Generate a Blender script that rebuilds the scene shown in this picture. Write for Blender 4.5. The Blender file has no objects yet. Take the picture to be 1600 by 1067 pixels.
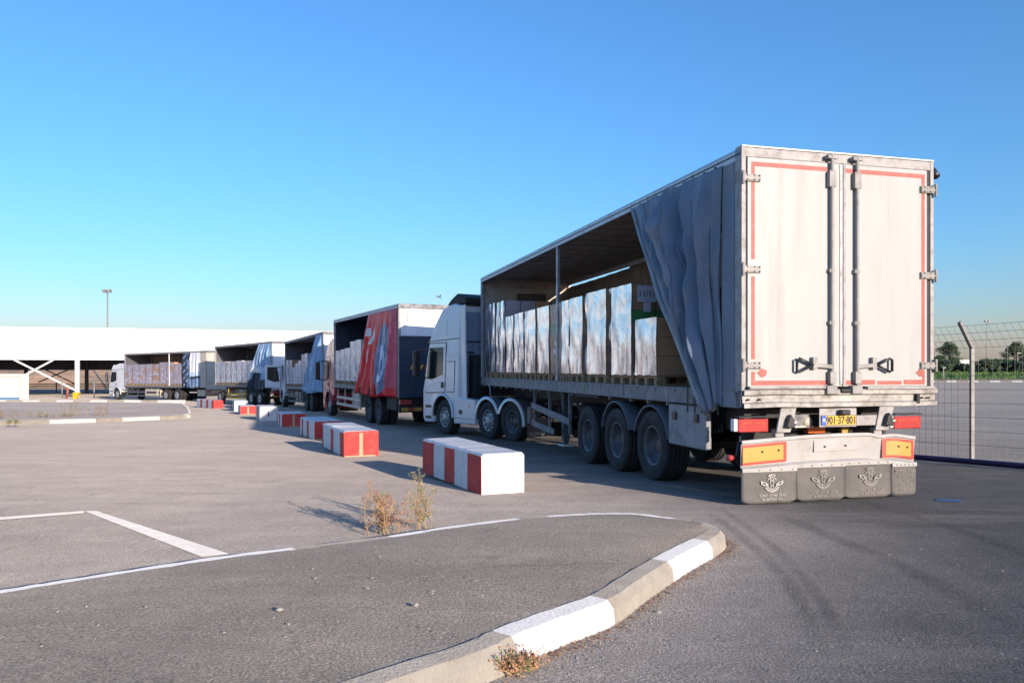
import bpy, bmesh, math, random
from mathutils import Vector, Matrix, noise

R = math.radians
random.seed(7)
SC = bpy.context.scene
COL = SC.collection

# ------------------------------------------------------------------ camera
F = 1235.0            # focal length in photo pixels (1600 wide)
CAMZ = 1.6
HOR = 575.0
cam_d = bpy.data.cameras.new('camera')
cam = bpy.data.objects.new('camera', cam_d); COL.objects.link(cam)
cam.location = (0, 0, CAMZ); cam.rotation_euler = (R(90), 0, 0)
cam_d.sensor_width = 36; cam_d.lens = 36 * F / 1600
cam_d.shift_y = (HOR - 533.5) / 1600
cam_d.clip_start = 0.1; cam_d.clip_end = 6000
SC.camera = cam

# ------------------------------------------------------------------ light
SUN_EL = 12.6
SUN_AZ = Vector((0.555, -0.832))          # towards the sun
w = bpy.data.worlds.new('World'); SC.world = w; w.use_nodes = True
nt = w.node_tree; nt.nodes.clear()
sky = nt.nodes.new('ShaderNodeTexSky'); sky.sky_type = 'NISHITA'; sky.sun_disc = False
sky.sun_rotation = math.atan2(SUN_AZ.x, SUN_AZ.y)
sky.air_density = 1.3; sky.dust_density = 0.7; sky.ozone_density = 10.0; sky.altitude = 0
sky.sun_elevation = R(SUN_EL)
bg = nt.nodes.new('ShaderNodeBackground'); bg.inputs[1].default_value = 0.113
out = nt.nodes.new('ShaderNodeOutputWorld')
tint = nt.nodes.new('ShaderNodeMix'); tint.data_type = 'RGBA'; tint.blend_type = 'MULTIPLY'
tint.inputs[0].default_value = 1.0; tint.inputs[7].default_value = (2.0, 1.19, 0.94, 1)      # the camera's white balance of the sky
nt.links.new(sky.outputs[0], tint.inputs[6]); nt.links.new(tint.outputs[2], bg.inputs[0]); nt.links.new(bg.outputs[0], out.inputs[0])
sl = bpy.data.lights.new('sun', 'SUN'); sl.energy = 2.5; sl.angle = R(0.5); sl.color = (1.0, 0.86, 0.72)
so = bpy.data.objects.new('sun', sl); COL.objects.link(so)
ce = math.cos(R(SUN_EL))
sd = Vector((-SUN_AZ.x * ce, -SUN_AZ.y * ce, -math.sin(R(SUN_EL))))
so.rotation_euler = sd.to_track_quat('-Z', 'Y').to_euler(); so.location = (20, -30, 12)
SC.view_settings.view_transform = 'Standard'; SC.view_settings.look = 'None'
SC.view_settings.gamma = 1; SC.view_settings.exposure = 1.32
SC.cycles.max_bounces = 8; SC.cycles.transparent_max_bounces = 24
SC.cycles.use_denoising = True

# ------------------------------------------------------------------ ground height
HL = [(-60, 0.4), (0, 1.30), (11, 1.59), (20, 1.85), (27, 1.99), (37, 2.17), (48, 2.39), (60, 2.62), (80, 3.0), (140, 3.7), (3000, 20)]
HR = [(-60, 1.0), (0, 1.30), (11, 1.55), (15, 1.62), (40, 1.75), (150, 1.9), (400, 2.6), (3000, 16)]
def _lin(T, y):
    for (a, p), (b, q) in zip(T, T[1:]):
        if y <= b: return p + (q - p) * (y - a) / (b - a)
    return T[-1][1]
def _sm(T, y):
    if y > 100: return _lin(T, y)
    return sum(_lin(T, y + k * 1.2) for k in (-2, -1, 0, 1, 2)) / 5
def gz(x, y):
    t = min(1, max(0, (x + 5) / 30)); t = t * t * (3 - 2 * t)
    return CAMZ - (_sm(HL, y) * (1 - t) + _sm(HR, y) * t)
def G(px, py, dh=0.0):
    """ground point (plus dh) seen at photo pixel"""
    u = (px - 800) / F; v = (py - HOR) / F
    lo, hi = 0.8, 600.0
    for _ in range(50):
        m = (lo + hi) / 2
        if CAMZ - v * m > gz(u * m, m) + dh: lo = m
        else: hi = m
    m = (lo + hi) / 2
    return Vector((u * m, m, gz(u * m, m) + dh))
def P(px, py, Y):
    return Vector(((px - 800) / F * Y, Y, CAMZ - (py - HOR) / F * Y))

# ------------------------------------------------------------------ materials
def newmat(name):
    m = bpy.data.materials.new(name); m.use_nodes = True
    nt = m.node_tree; b = nt.nodes['Principled BSDF']
    return m, nt, b
def N(nt, t, **k):
    n = nt.nodes.new(t)
    for a, v in k.items(): setattr(n, a, v)
    return n
def ramp(nt, src, stops):
    r = N(nt, 'ShaderNodeValToRGB')
    while len(r.color_ramp.elements) < len(stops): r.color_ramp.elements.new(0.5)
    for e, (p, c) in zip(r.color_ramp.elements, stops):
        e.position = p; e.color = (c, c, c, 1) if isinstance(c, (int, float)) else (*c, 1)
    nt.links.new(src, r.inputs[0]); return r.outputs[0]
def noise_n(nt, scale, detail=4, rough=0.55, vec=None, dist=0.0):
    n = N(nt, 'ShaderNodeTexNoise'); n.inputs['Scale'].default_value = scale
    n.inputs['Detail'].default_value = detail; n.inputs['Roughness'].default_value = rough
    n.inputs['Distortion'].default_value = dist
    if vec is not None: nt.links.new(vec, n.inputs['Vector'])
    return n.outputs['Fac']
def mixc(nt, fac, a, b, mode='MIX'):
    n = N(nt, 'ShaderNodeMix', data_type='RGBA', blend_type=mode)
    for sock, v in ((n.inputs[0], fac), (n.inputs[6], a), (n.inputs[7], b)):
        if isinstance(v, bpy.types.NodeSocket): nt.links.new(v, sock)
        elif isinstance(v, (int, float)): sock.default_value = v
        else: sock.default_value = (*v, 1)
    return n.outputs[2]
def coords(nt, scale=(1, 1, 1)):
    tc = N(nt, 'ShaderNodeTexCoord'); mp = N(nt, 'ShaderNodeMapping')
    mp.inputs['Scale'].default_value = scale
    nt.links.new(tc.outputs['Object'], mp.inputs[0]); return mp.outputs[0]
def pbr(name, col, rough=0.5, metal=0.0, var=0.12, vscale=3.0, dirt=None, dirt_amt=0.5, dirt_scale=2.0,
        stretch=(1, 1, 1), bump=0.0, bscale=60, coat=0.0, spec=0.5, trans=0.0, drough=0.0):
    m, nt, b = newmat(name)
    v = coords(nt, stretch)
    n1 = noise_n(nt, vscale, 6, 0.6, v)
    f = ramp(nt, n1, [(0.3, 0.0), (0.7, 1.0)])
    dark = tuple(c * (1 - var) for c in col); lite = tuple(min(1, c * (1 + var)) for c in col)
    c = mixc(nt, f, dark, lite)
    if dirt is not None:
        n2 = noise_n(nt, dirt_scale, 8, 0.68, v)
        f2 = ramp(nt, n2, [(0.62 - 0.3 * dirt_amt, 0.0), (0.80 - 0.2 * dirt_amt, min(1, dirt_amt * 1.3))])
        c = mixc(nt, f2, c, dirt)
        rr = ramp(nt, n2, [(0.3, rough), (0.8, min(1, rough + 0.25))]); nt.links.new(rr, b.inputs['Roughness'])
    else:
        b.inputs['Roughness'].default_value = rough
    nt.links.new(c, b.inputs['Base Color'])
    b.inputs['Metallic'].default_value = metal; b.inputs['Diffuse Roughness'].default_value = drough
    b.inputs['Specular IOR Level'].default_value = spec
    b.inputs['Coat Weight'].default_value = coat; b.inputs['Coat Roughness'].default_value = 0.12
    if bump:
        nb = noise_n(nt, bscale, 4, 0.6, coords(nt))
        bp = N(nt, 'ShaderNodeBump'); bp.inputs['Strength'].default_value = bump; bp.inputs['Distance'].default_value = 0.02
        nt.links.new(nb, bp.inputs['Height']); nt.links.new(bp.outputs[0], b.inputs['Normal'])
    return m

M = {}
M['door_white'] = pbr('door_paint', (0.375, 0.385, 0.37), 0.42, var=0.025, vscale=1.2, dirt=(0.36, 0.29, 0.19), dirt_amt=0.27, dirt_scale=2.2, stretch=(3.0, 2.2, 0.30))
M['frame_white'] = pbr('frame_paint', (0.36, 0.345, 0.33), 0.5, var=0.08, dirt=(0.16, 0.12, 0.09), dirt_amt=0.5, dirt_scale=7)
M['sill'] = pbr('sill_steel', (0.40, 0.385, 0.35), 0.5, metal=0.1, var=0.15, dirt=(0.10, 0.085, 0.065), dirt_amt=0.62, dirt_scale=6, bump=0.2, bscale=25)
M['alu'] = pbr('worn_aluminium', (0.36, 0.37, 0.39), 0.42, metal=0.55, var=0.15, vscale=5, dirt=(0.10, 0.09, 0.08), dirt_amt=0.5, dirt_scale=6)
M['rail'] = pbr('side_rail_metal', (0.17, 0.18, 0.20), 0.5, metal=0.2, var=0.3, vscale=6, dirt=(0.62, 0.60, 0.56), dirt_amt=0.40, dirt_scale=9, stretch=(1, 1.6, 0.8))
M['roof_rail'] = pbr('roof_rail', (0.50, 0.52, 0.55), 0.4, metal=0.4, var=0.1, dirt=(0.12, 0.11, 0.1), dirt_amt=0.35, dirt_scale=8)
M['galv'] = pbr('galvanised_post', (0.29, 0.28, 0.265), 0.55, metal=0.25, var=0.12, vscale=8, dirt=(0.2, 0.18, 0.15), dirt_amt=0.4, dirt_scale=5)
M['wire'] = pbr('fence_wire', (0.10, 0.10, 0.105), 0.6, metal=0.2, var=0.1)
M['red_tape'] = pbr('red_tape', (0.36, 0.085, 0.065), 0.45, var=0.15, dirt=(0.62, 0.50, 0.44), dirt_amt=0.22, dirt_scale=9)
M['black'] = pbr('black_steel', (0.022, 0.022, 0.024), 0.6, var=0.3, dirt=(0.07, 0.06, 0.05), dirt_amt=0.5, dirt_scale=5)
M['blackplastic'] = pbr('black_plastic', (0.02, 0.02, 0.022), 0.4, var=0.2)
M['tyre'] = pbr('tyre_rubber', (0.030, 0.029, 0.029), 0.75, var=0.25, vscale=7, dirt=(0.12, 0.105, 0.09), dirt_amt=0.42, dirt_scale=4, bump=0.25, bscale=50)
M['rim_grey'] = pbr('rim_grey', (0.20, 0.20, 0.21), 0.5, metal=0.4, var=0.2, dirt=(0.06, 0.05, 0.04), dirt_amt=0.55, dirt_scale=9)
M['rim_alu'] = pbr('rim_alu', (0.48, 0.48, 0.48), 0.38, metal=0.6, var=0.15, dirt=(0.12, 0.1, 0.08), dirt_amt=0.45, dirt_scale=12)
M['hub'] = pbr('hub_steel', (0.14, 0.11, 0.10), 0.55, metal=0.3, var=0.3)
M['curtain'] = pbr('blue_grey_curtain', (0.15, 0.195, 0.26), 0.45, var=0.30, vscale=1.8, dirt=(0.33, 0.31, 0.30), dirt_amt=0.45, dirt_scale=2.2, stretch=(1, 1, 0.45), bump=0.3, bscale=5)
M['curtain_edge'] = pbr('curtain_hem', (0.30, 0.35, 0.40), 0.5, var=0.2, dirt=(0.13, 0.12, 0.12), dirt_amt=0.5, dirt_scale=6)
M['inner_curtain'] = pbr('inner_curtain', (0.32, 0.25, 0.19), 0.7, var=0.25, vscale=2, dirt=(0.06, 0.05, 0.04), dirt_amt=0.6, dirt_scale=4, stretch=(1, 3, 0.5))
M['ceiling'] = pbr('trailer_ceiling', (0.34, 0.27, 0.22), 0.75, var=0.2, vscale=1.5, dirt=(0.07, 0.05, 0.04), dirt_amt=0.5, dirt_scale=3, stretch=(3, 0.4, 1))
M['headboard'] = pbr('headboard', (0.48, 0.43, 0.36), 0.6, var=0.1, dirt=(0.12, 0.1, 0.08), dirt_amt=0.4, dirt_scale=4)
M['wood_floor'] = pbr('floor_ply', (0.30, 0.21, 0.14), 0.7, var=0.3, vscale=4, stretch=(6, 0.6, 1))
M['pallet'] = pbr('pallet_wood', (0.40, 0.27, 0.155), 0.8, var=0.25, vscale=6, dirt=(0.14, 0.09, 0.05), dirt_amt=0.45, dirt_scale=5, stretch=(3, 3, 3))
M['carton'] = pbr('brown_carton', (0.62, 0.34, 0.19), 0.75, var=0.14, vscale=3, dirt=(0.2, 0.11, 0.06), dirt_amt=0.3, dirt_scale=3)
M['carton_dark'] = pbr('dark_carton', (0.42, 0.23, 0.14), 0.7, var=0.2, vscale=3)
M['carton_green'] = pbr('green_printed_carton', (0.05, 0.27, 0.08), 0.6, var=0.3, vscale=6, dirt=(0.2, 0.12, 0.07), dirt_amt=0.6, dirt_scale=5)
M['carton_white'] = pbr('white_carton', (0.80, 0.78, 0.80), 0.6, var=0.12, vscale=5, dirt=(0.26, 0.2, 0.18), dirt_amt=0.4, dirt_scale=7)
M['carton_lilac'] = pbr('lilac_carton', (0.58, 0.50, 0.57), 0.6, var=0.2, vscale=3, dirt=(0.30, 0.20, 0.15), dirt_amt=0.5, dirt_scale=3)
M['paper'] = pbr('white_paper', (0.68, 0.66, 0.74), 0.6, var=0.04)
M['ink'] = pbr('black_ink', (0.03, 0.03, 0.05), 0.6, var=0.05)
M['green'] = pbr('green_mark', (0.01, 0.30, 0.11), 0.5, var=0.1)
M['mudguard'] = pbr('mudguard_plastic', (0.10, 0.11, 0.125), 0.5, var=0.2, dirt=(0.2, 0.18, 0.16), dirt_amt=0.4, dirt_scale=6)
M['toolbox'] = pbr('grey_toolbox', (0.28, 0.29, 0.31), 0.5, var=0.12, dirt=(0.09, 0.08, 0.08), dirt_amt=0.45, dirt_scale=4)
M['red_lens'] = pbr('red_lens', (0.42, 0.05, 0.045), 0.18, var=0.1, coat=0.5)
M['orange_lens'] = pbr('orange_lens', (0.65, 0.14, 0.03), 0.2, var=0.1, coat=0.5)
M['yellow_refl'] = pbr('yellow_reflector', (0.50, 0.29, 0.05), 0.35, var=0.08, dirt=(0.4, 0.25, 0.1), dirt_amt=0.25, dirt_scale=8)
M['red_refl'] = pbr('red_reflector', (0.42, 0.05, 0.03), 0.35, var=0.12, dirt=(0.2, 0.06, 0.04), dirt_amt=0.3)
M['plate_yellow'] = pbr('plate_yellow', (0.74, 0.43, 0.02), 0.4, var=0.05)
M['plate_blue'] = pbr('plate_blue', (0.04, 0.12, 0.5), 0.4, var=0.05)
M['bumper'] = pbr('bumper_white', (0.40, 0.385, 0.36), 0.45, var=0.06, dirt=(0.25, 0.17, 0.11), dirt_amt=0.36, dirt_scale=3.5, bump=0.1, bscale=6)
M['flap'] = pbr('grey_rubber_flap', (0.115, 0.108, 0.10), 0.65, var=0.15, vscale=4, dirt=(0.19, 0.17, 0.15), dirt_amt=0.5, dirt_scale=3)
M['flap_ink'] = pbr('flap_print', (0.46, 0.44, 0.40), 0.6, var=0.2, vscale=12)
M['flap_ink_worn'] = pbr('flap_print_worn', (0.27, 0.25, 0.225), 0.6, var=0.2, vscale=12)
M['cab_white'] = pbr('cab_white_paint', (0.70, 0.71, 0.74), 0.28, var=0.03, dirt=(0.33, 0.31, 0.28), dirt_amt=0.22, dirt_scale=2, coat=0.6)
M['cab_red'] = pbr('cab_red_paint', (0.50, 0.06, 0.085), 0.3, var=0.06, dirt=(0.2, 0.08, 0.07), dirt_amt=0.25, dirt_scale=2, coat=0.6)
M['cab_rear'] = pbr('cab_rear_blue', (0.26, 0.32, 0.43), 0.35, var=0.08, dirt=(0.08, 0.08, 0.08), dirt_amt=0.45, dirt_scale=3, coat=0.3)  # darker and bluer than the white cab sides
M['glass'] = pbr('dark_glass', (0.010, 0.02, 0.024), 0.12, var=0.02, spec=0.22, coat=0.0)
M['red_curtain'] = pbr('red_curtain', (0.86, 0.012, 0.022), 0.4, var=0.12, vscale=1.2, dirt=(0.45, 0.03, 0.05), dirt_amt=0.3, dirt_scale=1.5)
M['blue_print'] = pbr('blue_grey_print', (0.14, 0.21, 0.34), 0.45, var=0.3, vscale=2)
M['pale_print'] = pbr('pale_blue_print', (0.50, 0.62, 0.80), 0.45, var=0.2, vscale=3)
M['white_print'] = pbr('white_print', (0.78, 0.78, 0.80), 0.45, var=0.08)
M['blue_curtain'] = pbr('pale_blue_curtain', (0.30, 0.48, 0.68), 0.45, var=0.2, vscale=2, dirt=(0.1, 0.14, 0.2), dirt_amt=0.35, dirt_scale=2)
M['navy'] = pbr('navy_panel', (0.022, 0.035, 0.065), 0.45, var=0.15, dirt=(0.06, 0.06, 0.07), dirt_amt=0.4, dirt_scale=2)
M['yellow'] = pbr('yellow_paint', (0.75, 0.44, 0.02), 0.5, var=0.05)
M['beige_frame'] = pbr('beige_frame', (0.55, 0.49, 0.40), 0.5, var=0.12)
M['white_wall'] = pbr('white_cladding', (0.80, 0.80, 0.78), 0.5, var=0.03, vscale=0.4)
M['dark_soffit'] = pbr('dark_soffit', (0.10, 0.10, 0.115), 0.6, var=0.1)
M['concrete'] = pbr('precast_concrete', (0.46, 0.42, 0.35), 0.8, var=0.1, vscale=3, dirt=(0.26, 0.22, 0.17), dirt_amt=0.4, dirt_scale=3, bump=0.3, bscale=60)
M['kerb_white'] = pbr('kerb_white_paint', (0.56, 0.55, 0.535), 0.65, var=0.04, vscale=6, dirt=(0.34, 0.30, 0.25), dirt_amt=0.28, dirt_scale=6, bump=0.35, bscale=40, drough=1.0)
M['kerb_grey'] = pbr('kerb_bare_concrete', (0.34, 0.305, 0.255), 0.85, var=0.12, vscale=5, dirt=(0.24, 0.20, 0.15), dirt_amt=0.5, dirt_scale=4, bump=0.5, bscale=50, drough=1.0)
M['bar_white'] = pbr('barrier_white', (0.74, 0.72, 0.70), 0.7, var=0.06, dirt=(0.30, 0.24, 0.18), dirt_amt=0.34, dirt_scale=7, bump=0.3, bscale=30)
M['bar_red'] = pbr('barrier_red', (0.58, 0.045, 0.04), 0.65, var=0.2, dirt=(0.42, 0.17, 0.12), dirt_amt=0.42, dirt_scale=6, bump=0.3, bscale=30)
M['bar_worn'] = pbr('barrier_bare', (0.50, 0.36, 0.22), 0.8, var=0.12)
M['road_paint'] = pbr('road_paint', (0.50, 0.48, 0.45), 0.8, var=0.08, vscale=6, dirt=(0.34, 0.31, 0.28), dirt_amt=0.45, dirt_scale=14, drough=1.0)
M['purple'] = pbr('purple_pipe', (0.030, 0.018, 0.085), 0.4, var=0.2)
M['stone'] = pbr('pebble', (0.36, 0.33, 0.29), 0.85, drough=1.0, var=0.35, vscale=9)
M['stem'] = pbr('dry_stem', (0.40, 0.28, 0.15), 0.8, var=0.2, vscale=8)
M['dry_leaf'] = pbr('dry_leaf', (0.42, 0.20, 0.11), 0.8, var=0.3, vscale=12)
M['far_dry'] = pbr('far_dry_leaf', (0.27, 0.19, 0.12), 0.8, var=0.3, vscale=12)
M['green_leaf'] = pbr('weed_leaf', (0.14, 0.19, 0.05), 0.7, var=0.3, vscale=12)
M['bark'] = pbr('bark', (0.13, 0.10, 0.075), 0.9, var=0.3, vscale=5)
M['leaf_a'] = pbr('foliage_dark', (0.045, 0.075, 0.035), 0.7, var=0.4, vscale=1.5)
M['leaf_b'] = pbr('foliage_light', (0.09, 0.12, 0.05), 0.7, var=0.4, vscale=1.5)
M['grass'] = pbr('green_bank', (0.085, 0.16, 0.03), 0.8, var=0.3, vscale=1)
M['sand'] = pbr('sandy_soil', (0.40, 0.27, 0.17), 0.9, var=0.2, vscale=0.5, dirt=(0.24, 0.17, 0.11), dirt_amt=0.5, dirt_scale=0.4)
M['hill'] = pbr('brown_earth', (0.55, 0.34, 0.20), 0.95, var=0.22, vscale=0.15, dirt=(0.16, 0.13, 0.08), dirt_amt=0.5, dirt_scale=0.35, bump=1.0, bscale=1.5)
M['blue_spill'] = pbr('blue_paint_stain', (0.05, 0.16, 0.40), 0.7, var=0.2, vscale=12)
M['pale_blue'] = pbr('blue_band', (0.06, 0.17, 0.30), 0.6, var=0.1)

def film_mat(name, milk, gl, fk=1.25, dc=0.62, vs=0.35):
    m, nt, b = newmat(name); nt.nodes.remove(b)
    o = nt.nodes['Material Output']
    v = coords(nt, (1, 1, 0.55))
    nb = noise_n(nt, 3.2, 4, 0.55, coords(nt, (1, 1, 0.8)), 1.5)
    nb2 = noise_n(nt, 26.0, 3, 0.55, coords(nt, (0.4, 0.4, 3.0)), 0.6)
    ad = N(nt, 'ShaderNodeMath', operation='MULTIPLY_ADD'); nt.links.new(nb2, ad.inputs[0]); ad.inputs[1].default_value = 0.18
    nt.links.new(nb, ad.inputs[2])
    bp = N(nt, 'ShaderNodeBump'); bp.inputs['Strength'].default_value = 0.30; bp.inputs['Distance'].default_value = 0.035
    nt.links.new(ad.outputs[0], bp.inputs['Height'])
    g = N(nt, 'ShaderNodeBsdfGlossy'); g.inputs['Roughness'].default_value = 0.10; g.inputs['Color'].default_value = (0.95, 0.95, 1, 1)
    nt.links.new(bp.outputs[0], g.inputs['Normal'])
    d = N(nt, 'ShaderNodeBsdfDiffuse'); d.inputs['Color'].default_value = (dc, dc, dc * 1.05, 1)
    nt.links.new(bp.outputs[0], d.inputs['Normal'])
    t = N(nt, 'ShaderNodeBsdfTransparent'); t.inputs['Color'].default_value = (0.93, 0.93, 0.95, 1)
    streak = ramp(nt, noise_n(nt, 6.0, 6, 0.7, coords(nt, (1.2, 1.2, vs))), [(0.42, milk * 0.35), (0.66, min(1, milk * 1.9))])
    m1 = N(nt, 'ShaderNodeMixShader'); nt.links.new(streak, m1.inputs[0])
    nt.links.new(t.outputs[0], m1.inputs[1]); nt.links.new(d.outputs[0], m1.inputs[2])
    fr = N(nt, 'ShaderNodeFresnel'); fr.inputs[0].default_value = 1.9; nt.links.new(bp.outputs[0], fr.inputs['Normal'])
    blot = ramp(nt, noise_n(nt, 2.4, 5, 0.6, coords(nt, (1, 1, 0.7)), 1.0), [(0.36, gl * 0.3), (0.60, min(1, gl * 2.6))])
    mm = N(nt, 'ShaderNodeMath', operation='MULTIPLY_ADD', use_clamp=True); nt.links.new(fr.outputs[0], mm.inputs[0])
    mm.inputs[1].default_value = fk; nt.links.new(blot, mm.inputs[2])
    m2 = N(nt, 'ShaderNodeMixShader'); nt.links.new(mm.outputs[0], m2.inputs[0])
    nt.links.new(m1.outputs[0], m2.inputs[1]); nt.links.new(g.outputs[0], m2.inputs[2])
    nt.links.new(m2.outputs[0], o.inputs[0])
    return m
M['film'] = film_mat('stretch_film', 0.32, 0.17, 1.35, 0.72, 0.6)
M['film_milky'] = film_mat('milky_stretch_film', 0.55, 0.03, 0.35, 0.85, 1.4)
M['film_clear'] = film_mat('clear_stretch_film', 0.08, 0.01, 0.35)

def asphalt(name, kind):
    m, nt, b = newmat(name)
    v = coords(nt)
    big = ramp(nt, noise_n(nt, 0.22, 5, 0.6, v), [(0.3, 0.86), (0.7, 1.12)])
    mid = ramp(nt, noise_n(nt, 2.2, 6, 0.65, v), [(0.25, 0.90), (0.75, 1.10)])
    streakv = coords(nt, (0.5, 2.2, 1)); 
    st = ramp(nt, noise_n(nt, 1.3, 6, 0.6, streakv), [(0.35, 0.93), (0.75, 1.10)])
    fine = ramp(nt, noise_n(nt, 80, 4, 0.8, v), [(0.30, 0.22), (0.5, 0.98), (0.70, 2.1)])
    spk = ramp(nt, noise_n(nt, 38, 2, 0.5, v), [(0.66, 0.0), (0.72, 0.5)])
    if kind == 'lot':
        sep = N(nt, 'ShaderNodeSeparateXYZ'); nt.links.new(v, sep.inputs[0])
        def lin(ax, by, c):
            a = N(nt, 'ShaderNodeMath', operation='MULTIPLY'); nt.links.new(sep.outputs[0], a.inputs[0]); a.inputs[1].default_value = ax
            q = N(nt, 'ShaderNodeMath', operation='MULTIPLY_ADD'); nt.links.new(sep.outputs[1], q.inputs[0]); q.inputs[1].default_value = by
            nt.links.new(a.outputs[0], q.inputs[2])
            r = N(nt, 'ShaderNodeMath', operation='ADD'); nt.links.new(q.outputs[0], r.inputs[0]); r.inputs[1].default_value = c
            nz = N(nt, 'ShaderNodeMath', operation='MULTIPLY_ADD'); nt.links.new(noise_n(nt, 0.7, 4, 0.6, v), nz.inputs[0]); nz.inputs[1].default_value = 1.2
            nt.links.new(r.outputs[0], nz.inputs[2]); return nz.outputs[0]
        def mth(op, a_, b_, c_=None):
            n_ = N(nt, 'ShaderNodeMath', operation=op)
            for i_, v_ in enumerate((a_, b_, c_)):
                if v_ is None: continue
                if isinstance(v_, (int, float)): n_.inputs[i_].default_value = v_
                else: nt.links.new(v_, n_.inputs[i_])
            return n_.outputs[0]
        fy = mth('MINIMUM', mth('MULTIPLY_ADD', sep.outputs[1], 0.52, -1.64), mth('MULTIPLY_ADD', sep.outputs[1], -0.35, 4.45))
        road = mth('MULTIPLY_ADD', noise_n(nt, 0.7, 4, 0.6, v), 1.4, mth('SUBTRACT', sep.outputs[0], fy))
        mr = N(nt, 'ShaderNodeMapRange', interpolation_type='SMOOTHSTEP'); nt.links.new(road, mr.inputs[0])
        mr.inputs[1].default_value = 0.2; mr.inputs[2].default_value = 3.2
        far = lin(1, 0.593, -15.6)
        mf = N(nt, 'ShaderNodeMapRange', interpolation_type='SMOOTHSTEP'); nt.links.new(far, mf.inputs[0])
        mf.inputs[1].default_value = 0.2; mf.inputs[2].default_value = 0.9
        c = mixc(nt, mr.outputs[0], (0.325, 0.281, 0.240), (0.088, 0.081, 0.076))
        c = mixc(nt, mf.outputs[0], c, (0.255, 0.230, 0.20))
    elif kind == 'island':
        c = (0.240, 0.207, 0.168)
    else:
        c = (0.23, 0.205, 0.19)
    wv = N(nt, 'ShaderNodeVectorMath', operation='ADD'); nt.links.new(v, wv.inputs[0])
    nz_ = N(nt, 'ShaderNodeTexNoise'); nz_.inputs['Scale'].default_value = 1.1; nz_.inputs['Detail'].default_value = 6; nt.links.new(v, nz_.inputs['Vector'])
    nt.links.new(nz_.outputs['Color'], wv.inputs[1])
    vo = N(nt, 'ShaderNodeTexVoronoi', feature='DISTANCE_TO_EDGE'); vo.inputs['Scale'].default_value = 0.33; nt.links.new(wv.outputs[0], vo.inputs['Vector'])
    crack = ramp(nt, vo.outputs['Distance'], [(0.0, 1.0), (0.008, 0.0)])
    cmask = ramp(nt, noise_n(nt, 0.31, 3, 0.5, v), [(0.48, 0.0), (0.60, 0.42)])
    ck = mixc(nt, cmask, (0, 0, 0), crack); 
    c = mixc(nt, ck, c, (0.07, 0.062, 0.056))
    oil = ramp(nt, noise_n(nt, 0.9, 4, 0.6, v), [(0.68, 0.0), (0.76, 0.38)])
    c = mixc(nt, oil, c, (0.075, 0.068, 0.066))
    dust = ramp(nt, noise_n(nt, 0.45, 7, 0.7, coords(nt, (0.35, 1.6, 1))), [(0.52, 0.0), (0.72, 0.30)])
    c = mixc(nt, dust, c, (0.42, 0.365, 0.32))
    c = mixc(nt, 1.0, c, big, 'MULTIPLY'); c = mixc(nt, 1.0, c, mid, 'MULTIPLY'); c = mixc(nt, 1.0, c, st, 'MULTIPLY')
    c = mixc(nt, 0.85, c, fine, 'MULTIPLY')
    c = mixc(nt, spk, c, (0.42, 0.39, 0.35))
    nt.links.new(c, b.inputs['Base Color']); b.inputs['Roughness'].default_value = 0.88
    b.inputs['Specular IOR Level'].default_value = 0.3; b.inputs['Diffuse Roughness'].default_value = 1.0
    h1 = noise_n(nt, 60, 4, 0.7, v)
    bp = N(nt, 'ShaderNodeBump'); bp.inputs['Strength'].default_value = 0.75; bp.inputs['Distance'].default_value = 0.012
    nt.links.new(h1, bp.inputs['Height'])
    bp2 = N(nt, 'ShaderNodeBump'); bp2.inputs['Strength'].default_value = 0.35; bp2.inputs['Distance'].default_value = 0.10
    nt.links.new(noise_n(nt, 1.4, 3, 0.5, v), bp2.inputs['Height']); nt.links.new(bp2.outputs[0], bp.inputs['Normal'])
    nt.links.new(bp.outputs[0], b.inputs['Normal'])
    return m
M['lot'] = asphalt('lot_asphalt', 'lot')
M['island'] = asphalt('island_asphalt', 'island')
M['island2'] = asphalt('far_island_asphalt', 'far')
def mark_mat():
    m, nt, b = newmat('tyre_rubber_mark')
    o = nt.nodes['Material Output']
    b.inputs['Base Color'].default_value = (0.035, 0.032, 0.032, 1); b.inputs['Roughness'].default_value = 0.8
    t = N(nt, 'ShaderNodeBsdfTransparent'); mx = N(nt, 'ShaderNodeMixShader')
    f = ramp(nt, noise_n(nt, 3, 7, 0.75, coords(nt, (1, .5, 1))), [(0.35, 0.04), (0.7, 0.24)])
    uv = N(nt, 'ShaderNodeUVMap'); sp = N(nt, 'ShaderNodeSeparateXYZ'); nt.links.new(uv.outputs[0], sp.inputs[0])
    e1 = ramp(nt, sp.outputs[0], [(0.0, 0.0), (0.25, 1.0), (0.75, 1.0), (1.0, 0.0)])
    e2 = ramp(nt, sp.outputs[1], [(0.0, 0.0), (0.15, 1.0), (0.8, 1.0), (1.0, 0.0)])
    a = N(nt, 'ShaderNodeMath', operation='MULTIPLY'); nt.links.new(f, a.inputs[0]); nt.links.new(e1, a.inputs[1])
    a2 = N(nt, 'ShaderNodeMath', operation='MULTIPLY'); nt.links.new(a.outputs[0], a2.inputs[0]); nt.links.new(e2, a2.inputs[1])
    nt.links.new(a2.outputs[0], mx.inputs[0]); nt.links.new(t.outputs[0], mx.inputs[1]); nt.links.new(b.outputs[0], mx.inputs[2])
    nt.links.new(mx.outputs[0], o.inputs[0]); return m
M['mark'] = mark_mat()

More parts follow.
